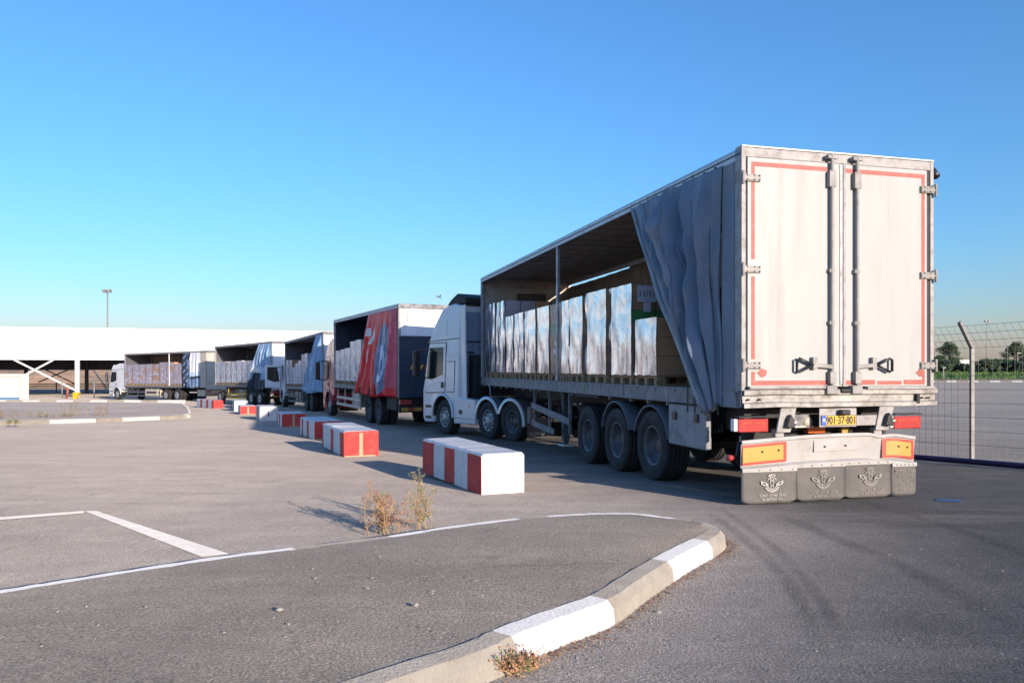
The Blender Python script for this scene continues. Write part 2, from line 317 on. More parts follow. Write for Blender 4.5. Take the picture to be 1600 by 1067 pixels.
# ------------------------------------------------------------------ mesh builder
class MB:
    def __init__(s): s.v = []; s.f = []; s.m = []; s.sm = []; s.uv = {}
    def add(s, vs, fs, mi=0, sm=False, T=None):
        k = len(s.v)
        s.v += [tuple(T @ Vector(p)) if T else tuple(p) for p in vs]
        for i, f in enumerate(fs):
            s.f.append(tuple(k + j for j in f)); s.m.append(mi[i] if isinstance(mi, list) else mi); s.sm.append(sm)
        return s
    def box(s, x0, x1, y0, y1, z0, z1, mi=0, T=None):
        v = [(x0, y0, z0), (x1, y0, z0), (x1, y1, z0), (x0, y1, z0), (x0, y0, z1), (x1, y0, z1), (x1, y1, z1), (x0, y1, z1)]
        return s.add(v, [(0, 3, 2, 1), (4, 5, 6, 7), (0, 1, 5, 4), (1, 2, 6, 5), (2, 3, 7, 6), (3, 0, 4, 7)], mi, False, T)
    def bar(s, p, q, w, h, mi=0):
        p = Vector(p); q = Vector(q); d = (q - p).normalized()
        up = Vector((0, 0, 1)) if abs(d.z) < 0.95 else Vector((1, 0, 0))
        a = d.cross(up).normalized() * w / 2; b = a.normalized().cross(d).normalized() * h / 2
        v = [p - a - b, p + a - b, p + a + b, p - a + b, q - a - b, q + a - b, q + a + b, q - a + b]
        return s.add(v, [(0, 1, 2, 3), (4, 7, 6, 5), (0, 4, 5, 1), (1, 5, 6, 2), (2, 6, 7, 3), (3, 7, 4, 0)], mi)
    def tube(s, pts, r, n=8, mi=0, cap=True):
        pts = [Vector(p) for p in pts]; rr = r if isinstance(r, (list, tuple)) else [r] * len(pts)
        vs = []
        for i, p in enumerate(pts):
            d = (pts[min(i + 1, len(pts) - 1)] - pts[max(i - 1, 0)]).normalized()
            up = Vector((0, 0, 1)) if abs(d.z) < 0.9 else Vector((1, 0, 0))
            a = d.cross(up).normalized(); b = a.cross(d).normalized()
            for k in range(n):
                t = 2 * math.pi * k / n
                vs.append(p + (a * math.cos(t) + b * math.sin(t)) * rr[i])
        fs = [(i * n + k, i * n + (k + 1) % n, (i + 1) * n + (k + 1) % n, (i + 1) * n + k) for i in range(len(pts) - 1) for k in range(n)]
        if cap: fs += [tuple(range(n))[::-1], tuple((len(pts) - 1) * n + k for k in range(n))]
        return s.add(vs, fs, mi, n > 5)
    def lathe(s, prof, c=(0, 0, 0), n=32, mi=0, sm=True, a0=0.0, a1=2 * math.pi):
        """profile of (radius, x); axis = local x through c"""
        full = abs(a1 - a0 - 2 * math.pi) < 1e-6; nn = n if full else n + 1
        vs = []
        for (r, x) in prof:
            for k in range(nn):
                t = a0 + (a1 - a0) * k / n
                vs.append((c[0] + x, c[1] + r * math.cos(t), c[2] + r * math.sin(t)))
        fs = []; mm = []
        for i in range(len(prof) - 1):
            for k in range(n):
                k2 = (k + 1) % nn if full else k + 1
                fs.append((i * nn + k, i * nn + k2, (i + 1) * nn + k2, (i + 1) * nn + k))
                mm.append(mi[i] if isinstance(mi, list) else mi)
        return s.add(vs, fs, mm, sm)
    def prism(s, poly, axis, a, b, mi=0, T=None, fn=None):
        """poly: list of 2-D points; axis x -> (y,z), y -> (x,z), z -> (x,y)"""
        def pt(p, t):
            q = {'x': (t, p[0], p[1]), 'y': (p[0], t, p[1]), 'z': (p[0], p[1], t)}[axis]
            return fn(q) if fn else q
        n = len(poly)
        vs = [pt(p, a) for p in poly] + [pt(p, b) for p in poly]
        fs = [tuple(range(n)), tuple(range(2 * n - 1, n - 1, -1))] + [(i, n + i, n + (i + 1) % n, (i + 1) % n) for i in range(n)]
        return s.add(vs, fs, mi, False, T)
    def grid(s, fn, nu, nv, mi=0, sm=True, mf=None, uv=False):
        k = len(s.v)
        vs = [fn(i / nu, j / nv) for j in range(nv + 1) for i in range(nu + 1)]
        fs = []; mm = []
        for j in range(nv):
            for i in range(nu):
                a = j * (nu + 1) + i
                fs.append((a, a + 1, a + nu + 2, a + nu + 1)); mm.append(mf((i + .5) / nu, (j + .5) / nv) if mf else mi)
        if uv:
            for j in range(nv + 1):
                for i in range(nu + 1): s.uv[k + j * (nu + 1) + i] = (i / nu, j / nv)
        return s.add(vs, fs, mm, sm)
    def build(s, name, mats, parent=None, bevel=0.0, loc=None, weld=False, solid=0.0):
        me = bpy.data.meshes.new(name); me.from_pydata(s.v, [], s.f)
        if not isinstance(mats, (list, tuple)): mats = [mats]
        for m in mats: me.materials.append(M[m] if isinstance(m, str) else m)
        for p, mi, sm in zip(me.polygons, s.m, s.sm): p.material_index = mi; p.use_smooth = sm
        if s.uv:
            l = me.uv_layers.new(name='UVMap')
            for lp in me.loops: l.data[lp.index].uv = s.uv.get(lp.vertex_index, (0.5, 0.5))
        bm = bmesh.new(); bm.from_mesh(me)
        if weld: bmesh.ops.remove_doubles(bm, verts=bm.verts, dist=1e-5)
        if not s.uv and not getattr(s, 'keep', False): bmesh.ops.recalc_face_normals(bm, faces=bm.faces)
        bm.to_mesh(me); bm.free(); me.update()
        o = bpy.data.objects.new(name, me); COL.objects.link(o)
        if parent: o.parent = parent
        if loc is not None: o.location = loc
        if solid:
            q = o.modifiers.new('solid', 'SOLIDIFY'); q.thickness = solid; q.offset = 0
        if bevel:
            b = o.modifiers.new('bevel', 'BEVEL'); b.width = bevel; b.segments = 2; b.limit_method = 'ANGLE'; b.angle_limit = R(40)
        return o

def thing(name, label, cat, loc, rz=0.0, group=None, pitch=0.0):
    o = bpy.data.objects.new(name, None); COL.objects.link(o)
    o.empty_display_size = 0.2
    o.location = loc; o.rotation_euler = (pitch, 0, rz); o['label'] = label; o['category'] = cat
    if group: o['group'] = group
    return o
def tag(o, label, cat, group=None):
    o['label'] = label; o['category'] = cat
    if group: o['group'] = group
    return o
def struct(o): o['kind'] = 'structure'; return o
def stuff(o, label, cat): o['kind'] = 'stuff'; o['label'] = label; o['category'] = cat; return o
def text_mb(mb, body, size, T, mi=0, align='CENTER', sx=1.0, bold=0.0):
    """adds text (in the local xy plane of T, extruded a little) to a mesh builder"""
    cu = bpy.data.curves.new('t', 'FONT'); cu.body = body; cu.size = size; cu.align_x = align; cu.extrude = 0.0008; cu.offset = bold * 0.3
    ob = bpy.data.objects.new('t', cu); COL.objects.link(ob)
    dg = bpy.context.evaluated_depsgraph_get(); me = bpy.data.meshes.new_from_object(ob.evaluated_get(dg))
    mb.add([(p.co.x * sx, p.co.y, p.co.z) for p in me.vertices], [tuple(p.vertices) for p in me.polygons], mi, False, T)
    bpy.data.objects.remove(ob); bpy.data.curves.remove(cu); bpy.data.meshes.remove(me)
# local frame whose text reads from behind a truck (facing -y): x right, up = z
def rearT(x, y, z, tilt=0.0): return Matrix.Translation((x, y, z)) @ Matrix.Rotation(R(90) + tilt, 4, 'X')

# ================================================================== SETTING
def build_ground():
    def axis(a, b, fine0, fine1, step, grow):
        xs = [fine0 + i * step for i in range(int((fine1 - fine0) / step) + 1)]
        s = step; x = xs[-1]
        while x < b: s *= grow; x += s; xs.append(x)
        s = step; x = xs[0]; lo = []
        while x > a: s *= grow; x -= s; lo.append(x)
        return lo[::-1] + xs
    xs = axis(-2500, 2500, -12, 12, 1.0, 1.12); ys = axis(-80, 4000, 0, 60, 1.0, 1.12)
    mb = MB()
    vs = [(x, y, gz(x, y)) for y in ys for x in xs]; n = len(xs)
    fs = [(j * n + i, j * n + i + 1, (j + 1) * n + i + 1, (j + 1) * n + i) for j in range(len(ys) - 1) for i in range(n - 1)]
    mb.add(vs, fs, 0, True)
    struct(mb.build('ground', 'lot'))
build_ground()

def catmull(pts, n=6):
    out = []
    for i in range(len(pts) - 1):
        p0 = pts[max(i - 1, 0)]; p1 = pts[i]; p2 = pts[i + 1]; p3 = pts[min(i + 2, len(pts) - 1)]
        for k in range(n):
            t = k / n
            out.append(0.5 * ((2 * p1) + (p2 - p0) * t + (2 * p0 - 5 * p1 + 4 * p2 - p3) * t * t + (3 * p1 - p0 - 3 * p2 + p3) * t ** 3))
    out.append(pts[-1]); return out
def kerb_ring(name, path, flags, prof, inward, close=False, mats=('kerb_white', 'kerb_grey')):
    """sweep the kerb section along a list of ground points (2-D), painted per segment"""
    mb = MB(); rings = []
    for i, p in enumerate(path):
        a = path[max(i - 1, 0)]; b = path[min(i + 1, len(path) - 1)]
        d = Vector((b.x - a.x, b.y - a.y)).normalized(); nrm = Vector((-d.y, d.x)) * inward
        rings.append([(p.x + nrm.x * o, p.y + nrm.y * o, gz(p.x, p.y) + h + 0.002 * math.sin(i * 2.1)) for o, h in prof])
    for i in range(len(rings) - 1):
        n = len(prof)
        mb.add(rings[i] + rings[i + 1], [(k, k + 1, n + k + 1, n + k) for k in range(n - 1)], 0 if flags[i] else 1, False)
    return mb.build(name, list(mats))
PROF = [(0.0, -0.03), (0.012, 0.085), (0.05, 0.132), (0.160, 0.137), (0.165, 0.05)]

def near_island():
    # (photo px, height above the lot, painted white?) walked anticlockwise: near side then round the tip and back along the far side
    near = [(-500, 1560, 0), (150, 1300, 0), (500, 1165, 0), (764, 1066, 0), (812, 1040, 1), (880, 1010, 1), (962, 976, 0), (1010, 940, 0), (1054, 909, 1), (1085, 889, 1), (1115, 872, 0), (1131, 861, 0)]
    tipp = [(1.775, 6.55, 0), (1.765, 6.80, 0), (1.66, 7.02, 0)]
    far = [(1060, 808, 1), (1000, 800.5, 1), (950, 799.5, 1), (900, 801, 1), (850, 804, 0), (800, 808, 1), (700, 820, 1), (600, 835, 0), (450, 853, 1), (330, 868, 1), (200, 887.5, 1), (80, 906, 1), (0, 918.5, 1), (-250, 960, 0), (-700, 1040, 0)]
    pts = []; fl = []
    for px, py, f in near: pts.append(G(px, py).to_2d()); fl.append(f)
    for x_, y_, f in tipp: pts.append(Vector((x_, y_))); fl.append(f)
    for px, py, f in far: pts.append(G(px, py, 0.132).to_2d()); fl.append(f)
    path = catmull([Vector((p.x, p.y)) for p in pts], 5)
    flags = [fl[min(i // 5, len(fl) - 1)] for i in range(len(path))]
    struct(kerb_ring('island_kerb', path, flags, PROF, 1))
    # joints between kerb stones
    # asphalt fill, slightly cupped
    mb = MB(); inner = []
    for i, p in enumerate(path):
        a = path[max(i - 1, 0)]; b = path[min(i + 1, len(path) - 1)]
        d = Vector((b.x - a.x, b.y - a.y)).normalized(); nrm = Vector((-d.y, d.x))
        k = 0.150 + 0.006 * math.sin(i * 1.7) + 0.006 * math.sin(i * 4.1)
        inner.append(p + nrm * k)
    tip = len(near) * 5 + 5
    n = min(tip, len(inner) - tip - 1)
    nc = 14
    rows = []
    for k in range(n + 1):
        a = inner[max(0, round(tip - k * tip / n))]; b = inner[min(len(inner) - 1, round(tip + k * (len(inner) - 1 - tip) / n))]
        rows.append([a.lerp(b, j / nc) for j in range(nc + 1)])
    vs = []
    for row in rows:
        for j, q in enumerate(row):
            e = min(j, nc - j) / nc
            vs.append((q.x, q.y, gz(q.x, q.y) + 0.1345 + 0.020 * min(e * 4, 1) + 0.003 * noise.noise(Vector((q.x * 1.3, q.y * 1.3, 0)))))
    fs = [(k * (nc + 1) + j, k * (nc + 1) + j + 1, (k + 1) * (nc + 1) + j + 1, (k + 1) * (nc + 1) + j) for k in range(n) for j in range(nc)]
    mb.add(vs, fs, 0, True)
    struct(mb.build('island_pavement', 'island'))
    return path
ISL = near_island()

def far_island():
    a = [(-420, 681), (-200, 673), (0, 664.5), (150, 660), (250, 656), (292, 653.5), (300, 651), (300, 648)]
    b = [(296, 640), (288, 634), (270, 632.5), (150, 631), (0, 630.5), (-250, 630), (-420, 630)]
    pa = [G(*p).to_2d() for p in a + b]
    path = []
    for i in range(len(pa) - 1):
        p = Vector(pa[i]); q = Vector(pa[i + 1]); n = max(1, int((q - p).length / 0.45))
        path += [p.lerp(q, k / n) for k in range(n)]
    path.append(Vector(pa[-1]))
    flags = []; L = 0
    for i in range(len(path)):
        if i: L += (path[i] - path[i - 1]).length
        flags.append(1 if int(L / 1.35) % 2 == 0 else 0)
    struct(kerb_ring('far_island_kerb', path, flags, [(0, -0.05), (0.01, 0.11), (0.04, 0.14), (0.17, 0.145), (0.18, 0.05)], 1))
    mb = MB(); c = [p for p in path]
    n = len(c)
    cen = G(-60, 643).to_2d()
    vs = [(p.x, p.y, gz(p.x, p.y) + 0.13) for p in c]
    # strip mesh between the two long sides
    h = n // 2; fs = [(i, i + 1, n - 2 - i, n - 1 - i) for i in range(h - 1)]
    mb.add(vs, fs, 0, True); struct(mb.build('far_island_pavement', 'island2'))
far_island()
def far_kerb_line():
    pa = [G(px, 630.5 - 0.002 * (px - 150)).to_2d() for px in (-500, -300, -150, 0, 80, 160, 240, 283)]
    mb = MB(); L = 0; k = 0
    for a, b in zip(pa, pa[1:]):
        n = max(1, int((b - a).length / 1.15))
        for i in range(n):
            p = a.lerp(b, i / n); q = a.lerp(b, (i + 1) / n); p = Vector((p.x, p.y + 0.7, gz(p.x, p.y) + 0.09)); q = Vector((q.x, q.y + 0.7, gz(q.x, q.y) + 0.09))
            mb.bar(p, q, 0.18, 0.26, k % 2); k += 1
    struct(mb.build('far_lot_kerb', ['kerb_white', 'kerb_grey'], bevel=0.02))
far_kerb_line()

def ground_strip(name, pts, wid, mat, dz=0.006, n=4, uv=False):
    path = catmull([Vector(p).to_3d() if len(p) == 3 else Vector((p[0], p[1], 0)) for p in pts], n)
    mb = MB(); vs = []; L = len(path)
    for i, p in enumerate(path):
        a = path[max(i - 1, 0)]; b = path[min(i + 1, L - 1)]
        d = Vector((b.x - a.x, b.y - a.y)).normalized(); nr = Vector((-d.y, d.x)) * wid / 2
        for s in (-1, 1):
            x = p.x + nr.x * s; y = p.y + nr.y * s; vs.append((x, y, gz(x, y) + dz))
    k0 = len(mb.v)
    if uv:
        for i in range(L):
            mb.uv[2 * i] = (0, i / (L - 1)); mb.uv[2 * i + 1] = (1, i / (L - 1))
    mb.add(vs, [(2 * i, 2 * i + 1, 2 * i + 3, 2 * i + 2) for i in range(L - 1)], 0, True)
    return mb.build(name, mat)
# parking bay line
def quad_strip(name, px, mat, n=12, dz=0.006):
    a, b, c, d = [G(*p) for p in px]      # a,b one end, c,d the other
    mb = MB(); vs = []
    for i in range(n + 1):
        for (p, q) in ((a, c), (b, d)):
            r = p.lerp(q, i / n); vs.append((r.x, r.y, gz(r.x, r.y) + dz))
    mb.add(vs, [(2 * i, 2 * i + 1, 2 * i + 3, 2 * i + 2) for i in range(n)], 0)
    return struct(mb.build(name, mat))
quad_strip('bay_line', [(132, 799), (150, 798.5), (316, 871), (358, 866)], 'road_paint')
quad_strip('bay_line', [(131, 799.2), (131, 803), (-260, 829), (-260, 834)], 'road_paint', dz=0.010)
for pts, wd in (([(1120, 790), (1190, 838), (1240, 885), (1290, 945), (1318, 1010)], 0.11), ([(1105, 800), (1160, 838), (1225, 900), (1262, 960), (1285, 1020)], 0.13),
                ([(1205, 800), (1330, 850), (1450, 905), (1640, 1010)], 0.22), ([(1330, 780), (1480, 822), (1640, 880)], 0.18)):
    o = ground_strip('tyre_mark', [tuple(G(*p)) for p in pts], wd, 'mark', uv=True); struct(o)
o = ground_strip('paint_spill', [tuple(G(*p)) for p in ((1462, 781), (1480, 782), (1502, 783))], 0.14, 'blue_spill', uv=False); struct(o)
for pts in ([(700, 905), (620, 918), (540, 930), (430, 962)], [(1040, 840), (960, 862), (900, 880), (700, 912)]):
    pass

# hill behind the canopy
def hill():
    def f(u, v):
        x = -150 + 150 * u; y = 142 + 70 * v
        p = math.sin(math.pi * min(1, v * 1.0)) ** 0.7
        prof = 0.55 + 0.45 * min(1, max(0, (x + 128) / 25)) if x < -103 else 1.0
        h = 6.3 * p * prof * (0.80 + 0.30 * noise.noise(Vector((x * 0.06, y * 0.08, 2)))) + 0.5 * noise.noise(Vector((x * .3, y * .3, 5))) * p
        e = min(1, u * 8, (1 - u) * 8)
        return (x, y, gz(x, y) - 0.1 + max(0, h) * e)
    mb = MB(); mb.grid(f, 90, 30); struct(mb.build('hill', 'hill'))
hill()

# ================================================================== WAREHOUSE CANOPY
def canopy():
    A = Vector((-51.9 - 42, 80 - 14.0)); B = Vector((-15.0, 92.0))
    d = (B - A).normalized(); nb = Vector((-d.y, d.x))          # pointing away from the camera
    L = (B - A).length; rz = math.atan2(d.y, d.x)
    base = gz(-50, 80)
    root = thing('warehouse_canopy', 'long white ribbed canopy roof building on columns behind the parked trucks', 'warehouse', (A.x, A.y, base), rz)
    zt, zb = 5.68 - base, 2.44 - base; D = 24
    # ribbed front fascia (real corrugation)
    mb = MB(); n = int(L / 0.15); vs = []
    for i in range(n + 1):
        x = L * i / n; off = (0, 0, -0.035, -0.035)[i % 4]
        vs += [(x, off, zb), (x, off, zt)]
    mb.add(vs, [(2 * i, 2 * i + 2, 2 * i + 3, 2 * i + 1) for i in range(n)])
    mb.build('fascia', 'white_wall', root)
    MB().box(-0.1, L + 0.1, -0.09, 0.3, zt, zt + 0.10).build('coping', 'white_wall', root)
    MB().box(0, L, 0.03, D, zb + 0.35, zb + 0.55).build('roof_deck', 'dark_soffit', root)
    MB().box(0, L, D, D + 0.2, 1.35 - base, zt).build('back_fascia', 'dark_soffit', root)  # shade under the canopy is put into the back fascia's dark colour
    for x in [k * 21.5 + 12.0 for k in range(-1, 4)]:
        pass
    # columns: one at photo x=121
    def xs_at(px, depth):    # local x where the ray at px meets local y=depth
        u = (px - 800) / F
        o = Vector((A.x, A.y)) + nb * depth
        # o + d*t = (u*Y, Y)
        t = (u * o.y - o.x) / (d.x - u * d.y); return t
    x0 = xs_at(121, 0.25); sp = 24.0
    cols = [x0 + k * sp for k in (-3, -2, -1, 0, 1, 2)]
    for x in cols:
        if 0 < x < L:
            p = Vector((A.x, A.y)) + d * x
            zg = gz(p.x, p.y) - base - 0.1
            MB().box(x - 0.2, x + 0.2, 0.05, 0.45, zg, zb + 0.3).build('column', 'white_wall', root, bevel=0.01)
    xb = xs_at(135, D - 1); xb2 = xs_at(40, D - 1)
    for x in (xb, xb2, xb + 26, xb + 52):
        if 0 < x < L:
            p = Vector((A.x, A.y)) + d * x + nb * D
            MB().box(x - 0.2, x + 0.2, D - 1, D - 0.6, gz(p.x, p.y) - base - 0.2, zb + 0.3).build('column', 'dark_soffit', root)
    # X braces
    def z_at(py, px, depth=0.25):
        t = xs_at(px, depth); q = Vector((A.x, A.y)) + nb * depth + d * t
        return CAMZ - (py - HOR) / F * q.y - base
    for (pa, pb) in (((22, 562), (119, 610)), ((84, 562), (20, 596))):
        p = (xs_at(pa[0], 0.25), 0.25, z_at(pa[1], pa[0])); q = (xs_at(pb[0], 0.25), 0.25, z_at(pb[1], pb[0]))
        MB().bar(p, q, 0.16, 0.16).build('brace', 'white_wall', root)
    for (pa, pb) in (((70, 577), (118, 600)), ((108, 577), (60, 597))):
        p = (xs_at(pa[0], D - .8), D - .8, z_at(pa[1], pa[0], D - .8)); q = (xs_at(pb[0], D - .8), D - .8, z_at(pb[1], pb[0], D - .8))
        MB().bar(p, q, 0.14, 0.14).build('brace', 'dark_soffit', root)
canopy()

def gatehouse():
    Y = 71; x1 = (43 - 800) / F * Y; zb = gz(-45, Y); zt = CAMZ - (584 - HOR) / F * Y
    r = thing('loading_hut', 'low concrete hut with a wide white shutter under the canopy edge', 'hut', (x1 - 4 * math.cos(0.58), Y - 2, zb), 0.58)
    H = zt - zb
    MB().box(-4, 4, 0.25, 3.4, -0.1, H - 0.02).build('wall', 'concrete', r, bevel=0.03)
    MB().box(3.3, 4, -0.05, 0.25, -0.1, H).box(-4, -3.3, -0.05, 0.25, -0.1, H).box(-3.3, 3.3, -0.05, 0.25, H - 0.3, H).build('door_frame', 'beige_frame', r, bevel=0.02)
    m = MB()
    for k in range(12): m.box(-3.25, 3.25, 0.15, 0.2 + 0.02 * (k % 2), 0.25 + k * (H - 0.6) / 12, 0.25 + (k + 1) * (H - 0.6) / 12)
    m.build('shutter', 'white_wall', r)
    MB().box(-3.25, 3.25, 0.13, 0.2, 0.0, 0.24).build('shutter_sill', 'pale_blue', r)
gatehouse()
def column_guard():
    Y = 74.0; x = (118.5 - 800) / F * Y
    r = MB(); r.prism([(-0.22, 0), (0.10, 0), (0.42, 0.62), (-0.22, 0.62)], 'y', -0.15, 0.15)
    o = r.build('column_guard', 'yellow', loc=(x, Y, gz(x, Y)), bevel=0.02)
    tag(o, 'bright yellow wedge-shaped guard at the foot of the white canopy column', 'column guard')
column_guard()
def boundary():
    mb = MB(); r = thing('boundary_fence', 'low grey slatted fence along the foot of the brown hill', 'fence', (-44, 104, gz(-44, 104)))
    for k in range(5): mb.box(-40, 40, -0.03, 0.03, 0.15 + k * 0.24, 0.27 + k * 0.24)
    mb.build('slat_panel', 'rim_grey', r)
    for k in range(21): MB().box(-40 + 4 * k, -39.9 + 4 * k, -0.08, 0.08, -0.2, 1.4).build('post', 'galv', r)
boundary()
for px, top, lab in ((97, 590, 'thin pale steel post standing left of the leaning pink post'), (147, 596, 'thin pale steel post standing right of the white canopy column')):
    g = G(px, 625); Y = 78
    zt = CAMZ - (top - HOR) / F * Y; x = (px - 800) / F * Y
    o = MB().tube([(0, 0, -0.1), (0, 0, zt - gz(x, Y))], 0.06, 8).build('steel_post', 'galv', loc=(x, Y, gz(x, Y)))
    tag(o, lab, 'post')
Y = 77; x = (104.5 - 800) / F * Y
r = thing('marker_post', 'leaning pinkish marker post with a white cap under the canopy', 'marker post', (x, Y, gz(x, Y)))
MB().tube([(0, 0, -0.05), (0.10, 0, 1.05)], 0.11, 10).build('post_body', 'red_tape', r)
MB().tube([(0.10, 0, 1.05), (0.12, 0, 1.2)], [0.15, 0.12], 10).build('cap', 'white_wall', r)

def mast(px, top, Y, lab, heads=True, rad=0.16, base_off=0.0, name='light_mast'):
    x = (px - 800) / F * Y; zg = gz(x, Y) + base_off; zt = CAMZ - (top - HOR) / F * Y
    r = thing(name, lab, 'light mast', (x, Y, zg))
    H = zt - zg
    MB().tube([(0, 0, 0), (0, 0, H)], [rad, rad * 0.6], 10).build('pole', 'galv', r)
    if heads:
        MB().tube([(-0.4, 0, H), (0.4, 0, H)], 0.07, 6).build('crossarm', 'galv', r)
        for k in (-0.45, 0.45):
            m = MB(); m.prism([(-0.3, -0.35), (0.3, -0.35), (0.22, 0.18), (-0.22, 0.18)], 'y', -0.35, 0.35, T=Matrix.Translation((k, -0.2, H + 0.1))); m.build('floodlight', 'galv', r)
    return r
mast(168, 455, 140, 'tall light mast with a ring of floodlights rising behind the white canopy')
mast(1542, 502, 230, 'very tall thin light mast far beyond the fence, left of the shorter street lamp', rad=0.12)
def street_lamp(px, top, Y, lab, out):
    x = (px - 800) / F * Y; zg = gz(x, Y); H = CAMZ - (top - HOR) / F * Y - zg
    r = thing('street_lamp', lab, 'street lamp', (x, Y, zg))
    MB().tube([(0, 0, 0), (0, 0, H)], [0.14, 0.09], 8).build('pole', 'galv', r)
    MB().box(-0.15 + min(0, out), 0.15 + max(0, out), -0.12, 0.12, H - 0.05, H + 0.15).build('lamp_head', 'galv', r, bevel=0.03)
street_lamp(1590, 552, 150, 'short street lamp in front of the big tree at the far right edge', 0.5)
street_lamp(1474, 575, 120, 'small pale lamp post beside the hedge just right of the trailer', 0.2)

# ================================================================== WHEELS
def wheel_mb(r, wid, side, style):
    """side -1: outer face towards -x"""
    t = MB(); s = side; h = wid / 2
    tread = []
    nb = 5
    for k in range(nb):
        a = -h * 0.86 + 1.72 * h * k / nb; b = -h * 0.86 + 1.72 * h * (k + 1) / nb; g = 0.008
        tread += [(r, a + g), (r, b - g)] + ([(r - 0.014, b - g), (r - 0.014, b + g)] if k < nb - 1 else [])
    prof = [(r * 0.56, -h * 0.82), (r * 0.60, -h * 0.93), (r * 0.72, -h * 1.0), (r * 0.74, -h * 1.02), (r * 0.78, -h * 1.0), (r * 0.90, -h * 0.97), (r * 0.97, -h * 0.92)] + tread + \
           [(r * 0.97, h * 0.92), (r * 0.90, h * 0.97), (r * 0.74, h * 1.02), (r * 0.60, h * 0.93), (r * 0.56, h * 0.82)]
    t.lathe(prof, n=44)
    m = MB(); o = s * h
    def X(v): return s * v
    if style == 'alu':
        m.lathe([(r * 0.565, X(h * 0.2)), (r * 0.575, X(h * 0.86)), (r * 0.54, X(h * 0.88)), (r * 0.52, X(h * 0.7)), (r * 0.40, X(h * 0.62)), (r * 0.26, X(h * 0.74)), (r * 0.24, X(h * 0.95)), (r * 0.14, X(h * 1.02)), (0.001, X(h * 1.03))], n=30)
        for k in range(10):
            a = 2 * math.pi * k / 10
            c = Vector((X(h * 0.68), math.cos(a) * r * 0.45, math.sin(a) * r * 0.45))
            m.tube([c - Vector((X(0.02), 0, 0)), c + Vector((X(0.012), 0, 0))], r * 0.075, 8, mi=1)
            c = Vector((X(h * 0.78), math.cos(a + .3) * r * 0.29, math.sin(a + .3) * r * 0.29))
            m.tube([c, c + Vector((X(0.045), 0, 0))], r * 0.033, 6, mi=0)
    elif style == 'dish':       # deep dished (drive axle / trailer axle)
        m.lathe([(r * 0.565, X(-h * 0.1)), (r * 0.575, X(h * 0.86)), (r * 0.535, X(h * 0.88)), (r * 0.52, X(h * 0.55)), (r * 0.50, X(-h * 0.10)), (r * 0.36, X(-h * 0.22)), (r * 0.22, X(-h * 0.18)), (r * 0.21, X(h * 0.30)), (r * 0.13, X(h * 0.36)), (0.001, X(h * 0.37))], n=30, mi=[0, 0, 0, 0, 0, 0, 2, 2, 2])
        for k in range(10):
            a = 2 * math.pi * k / 10
            c = Vector((X(-h * 0.18), math.cos(a) * r * 0.30, math.sin(a) * r * 0.30))
            m.tube([c, c + Vector((X(0.06), 0, 0))], r * 0.035, 6, mi=2)
            c = Vector((X(-h * 0.13), math.cos(a + .3) * r * 0.43, math.sin(a + .3) * r * 0.43))
            m.tube([c, c + Vector((X(0.012), 0, 0))], r * 0.05, 8, mi=1)
    else:                       # plain convex
        m.lathe([(r * 0.565, X(h * 0.2)), (r * 0.575, X(h * 0.86)), (r * 0.54, X(h * 0.88)), (r * 0.50, X(h * 0.6)), (r * 0.34, X(h * 0.72)), (r * 0.24, X(h * 0.75)), (r * 0.22, X(h * 1.0)), (0.001, X(h * 1.02))], n=24)
    return t, m
WC = {}
def wheel(parent, x, y, z, r, wid, side, style, rim='rim_alu'):
    key = (r, wid, side, style, rim)
    if key not in WC:
        t, m = wheel_mb(r, wid, side, style)
        a = t.build('wheel', 'tyre', parent); b = m.build('rim', [rim, 'black', 'hub'], a)
        WC[key] = (a.data, b.data); a.location = (x, y, z); return a
    a = bpy.data.objects.new('wheel', WC[key][0]); COL.objects.link(a); a.parent = parent; a.location = (x, y, z)
    b = bpy.data.objects.new('rim', WC[key][1]); COL.objects.link(b); b.parent = a
    return a
def root_mat(o):
    return Matrix.Translation(o.location) @ o.rotation_euler.to_matrix().to_4x4()
def gloc(o, x, y):
    """local z of the ground under local (x, y) of a root"""
    p = root_mat(o) @ Vector((x, y, 0)); return gz(p.x, p.y) - p.z
def axle(parent, y, W, r, wid, style, rim='rim_alu', dual=False, z0=None):
    for s in (-1, 1):
        x = s * (W / 2 - wid / 2 - 0.03)
        wheel(parent, x, y, gloc(parent, x, y) + r - 0.008, r, wid, s, style, rim)
        if dual:
            x2 = x - s * (wid + 0.04)
            wheel(parent, x2, y, gloc(parent, x2, y) + r - 0.008, r, wid, s, style, rim)
    z = gloc(parent, 0, y) + r
    MB().tube([(-W / 2 + 0.3, y, z), (W / 2 - 0.3, y, z)], 0.07, 10).build('axle', 'black', parent)
def fender(parent, x0, x1, y, z, r, a0, a1, mat='mudguard', th=0.02, name='mudguard'):
    mb = MB()
    prof = [(r, x0), (r + 0.035, x0 + 0.001), (r + 0.035, x1 - 0.001), (r, x1)]
    mb.lathe([(r, x0), (r + th, x0), (r + th, x1), (r, x1), (r, x0)], (0, y, z), 20, 0, True, a0, a1)
    return mb.build(name, mat, parent)

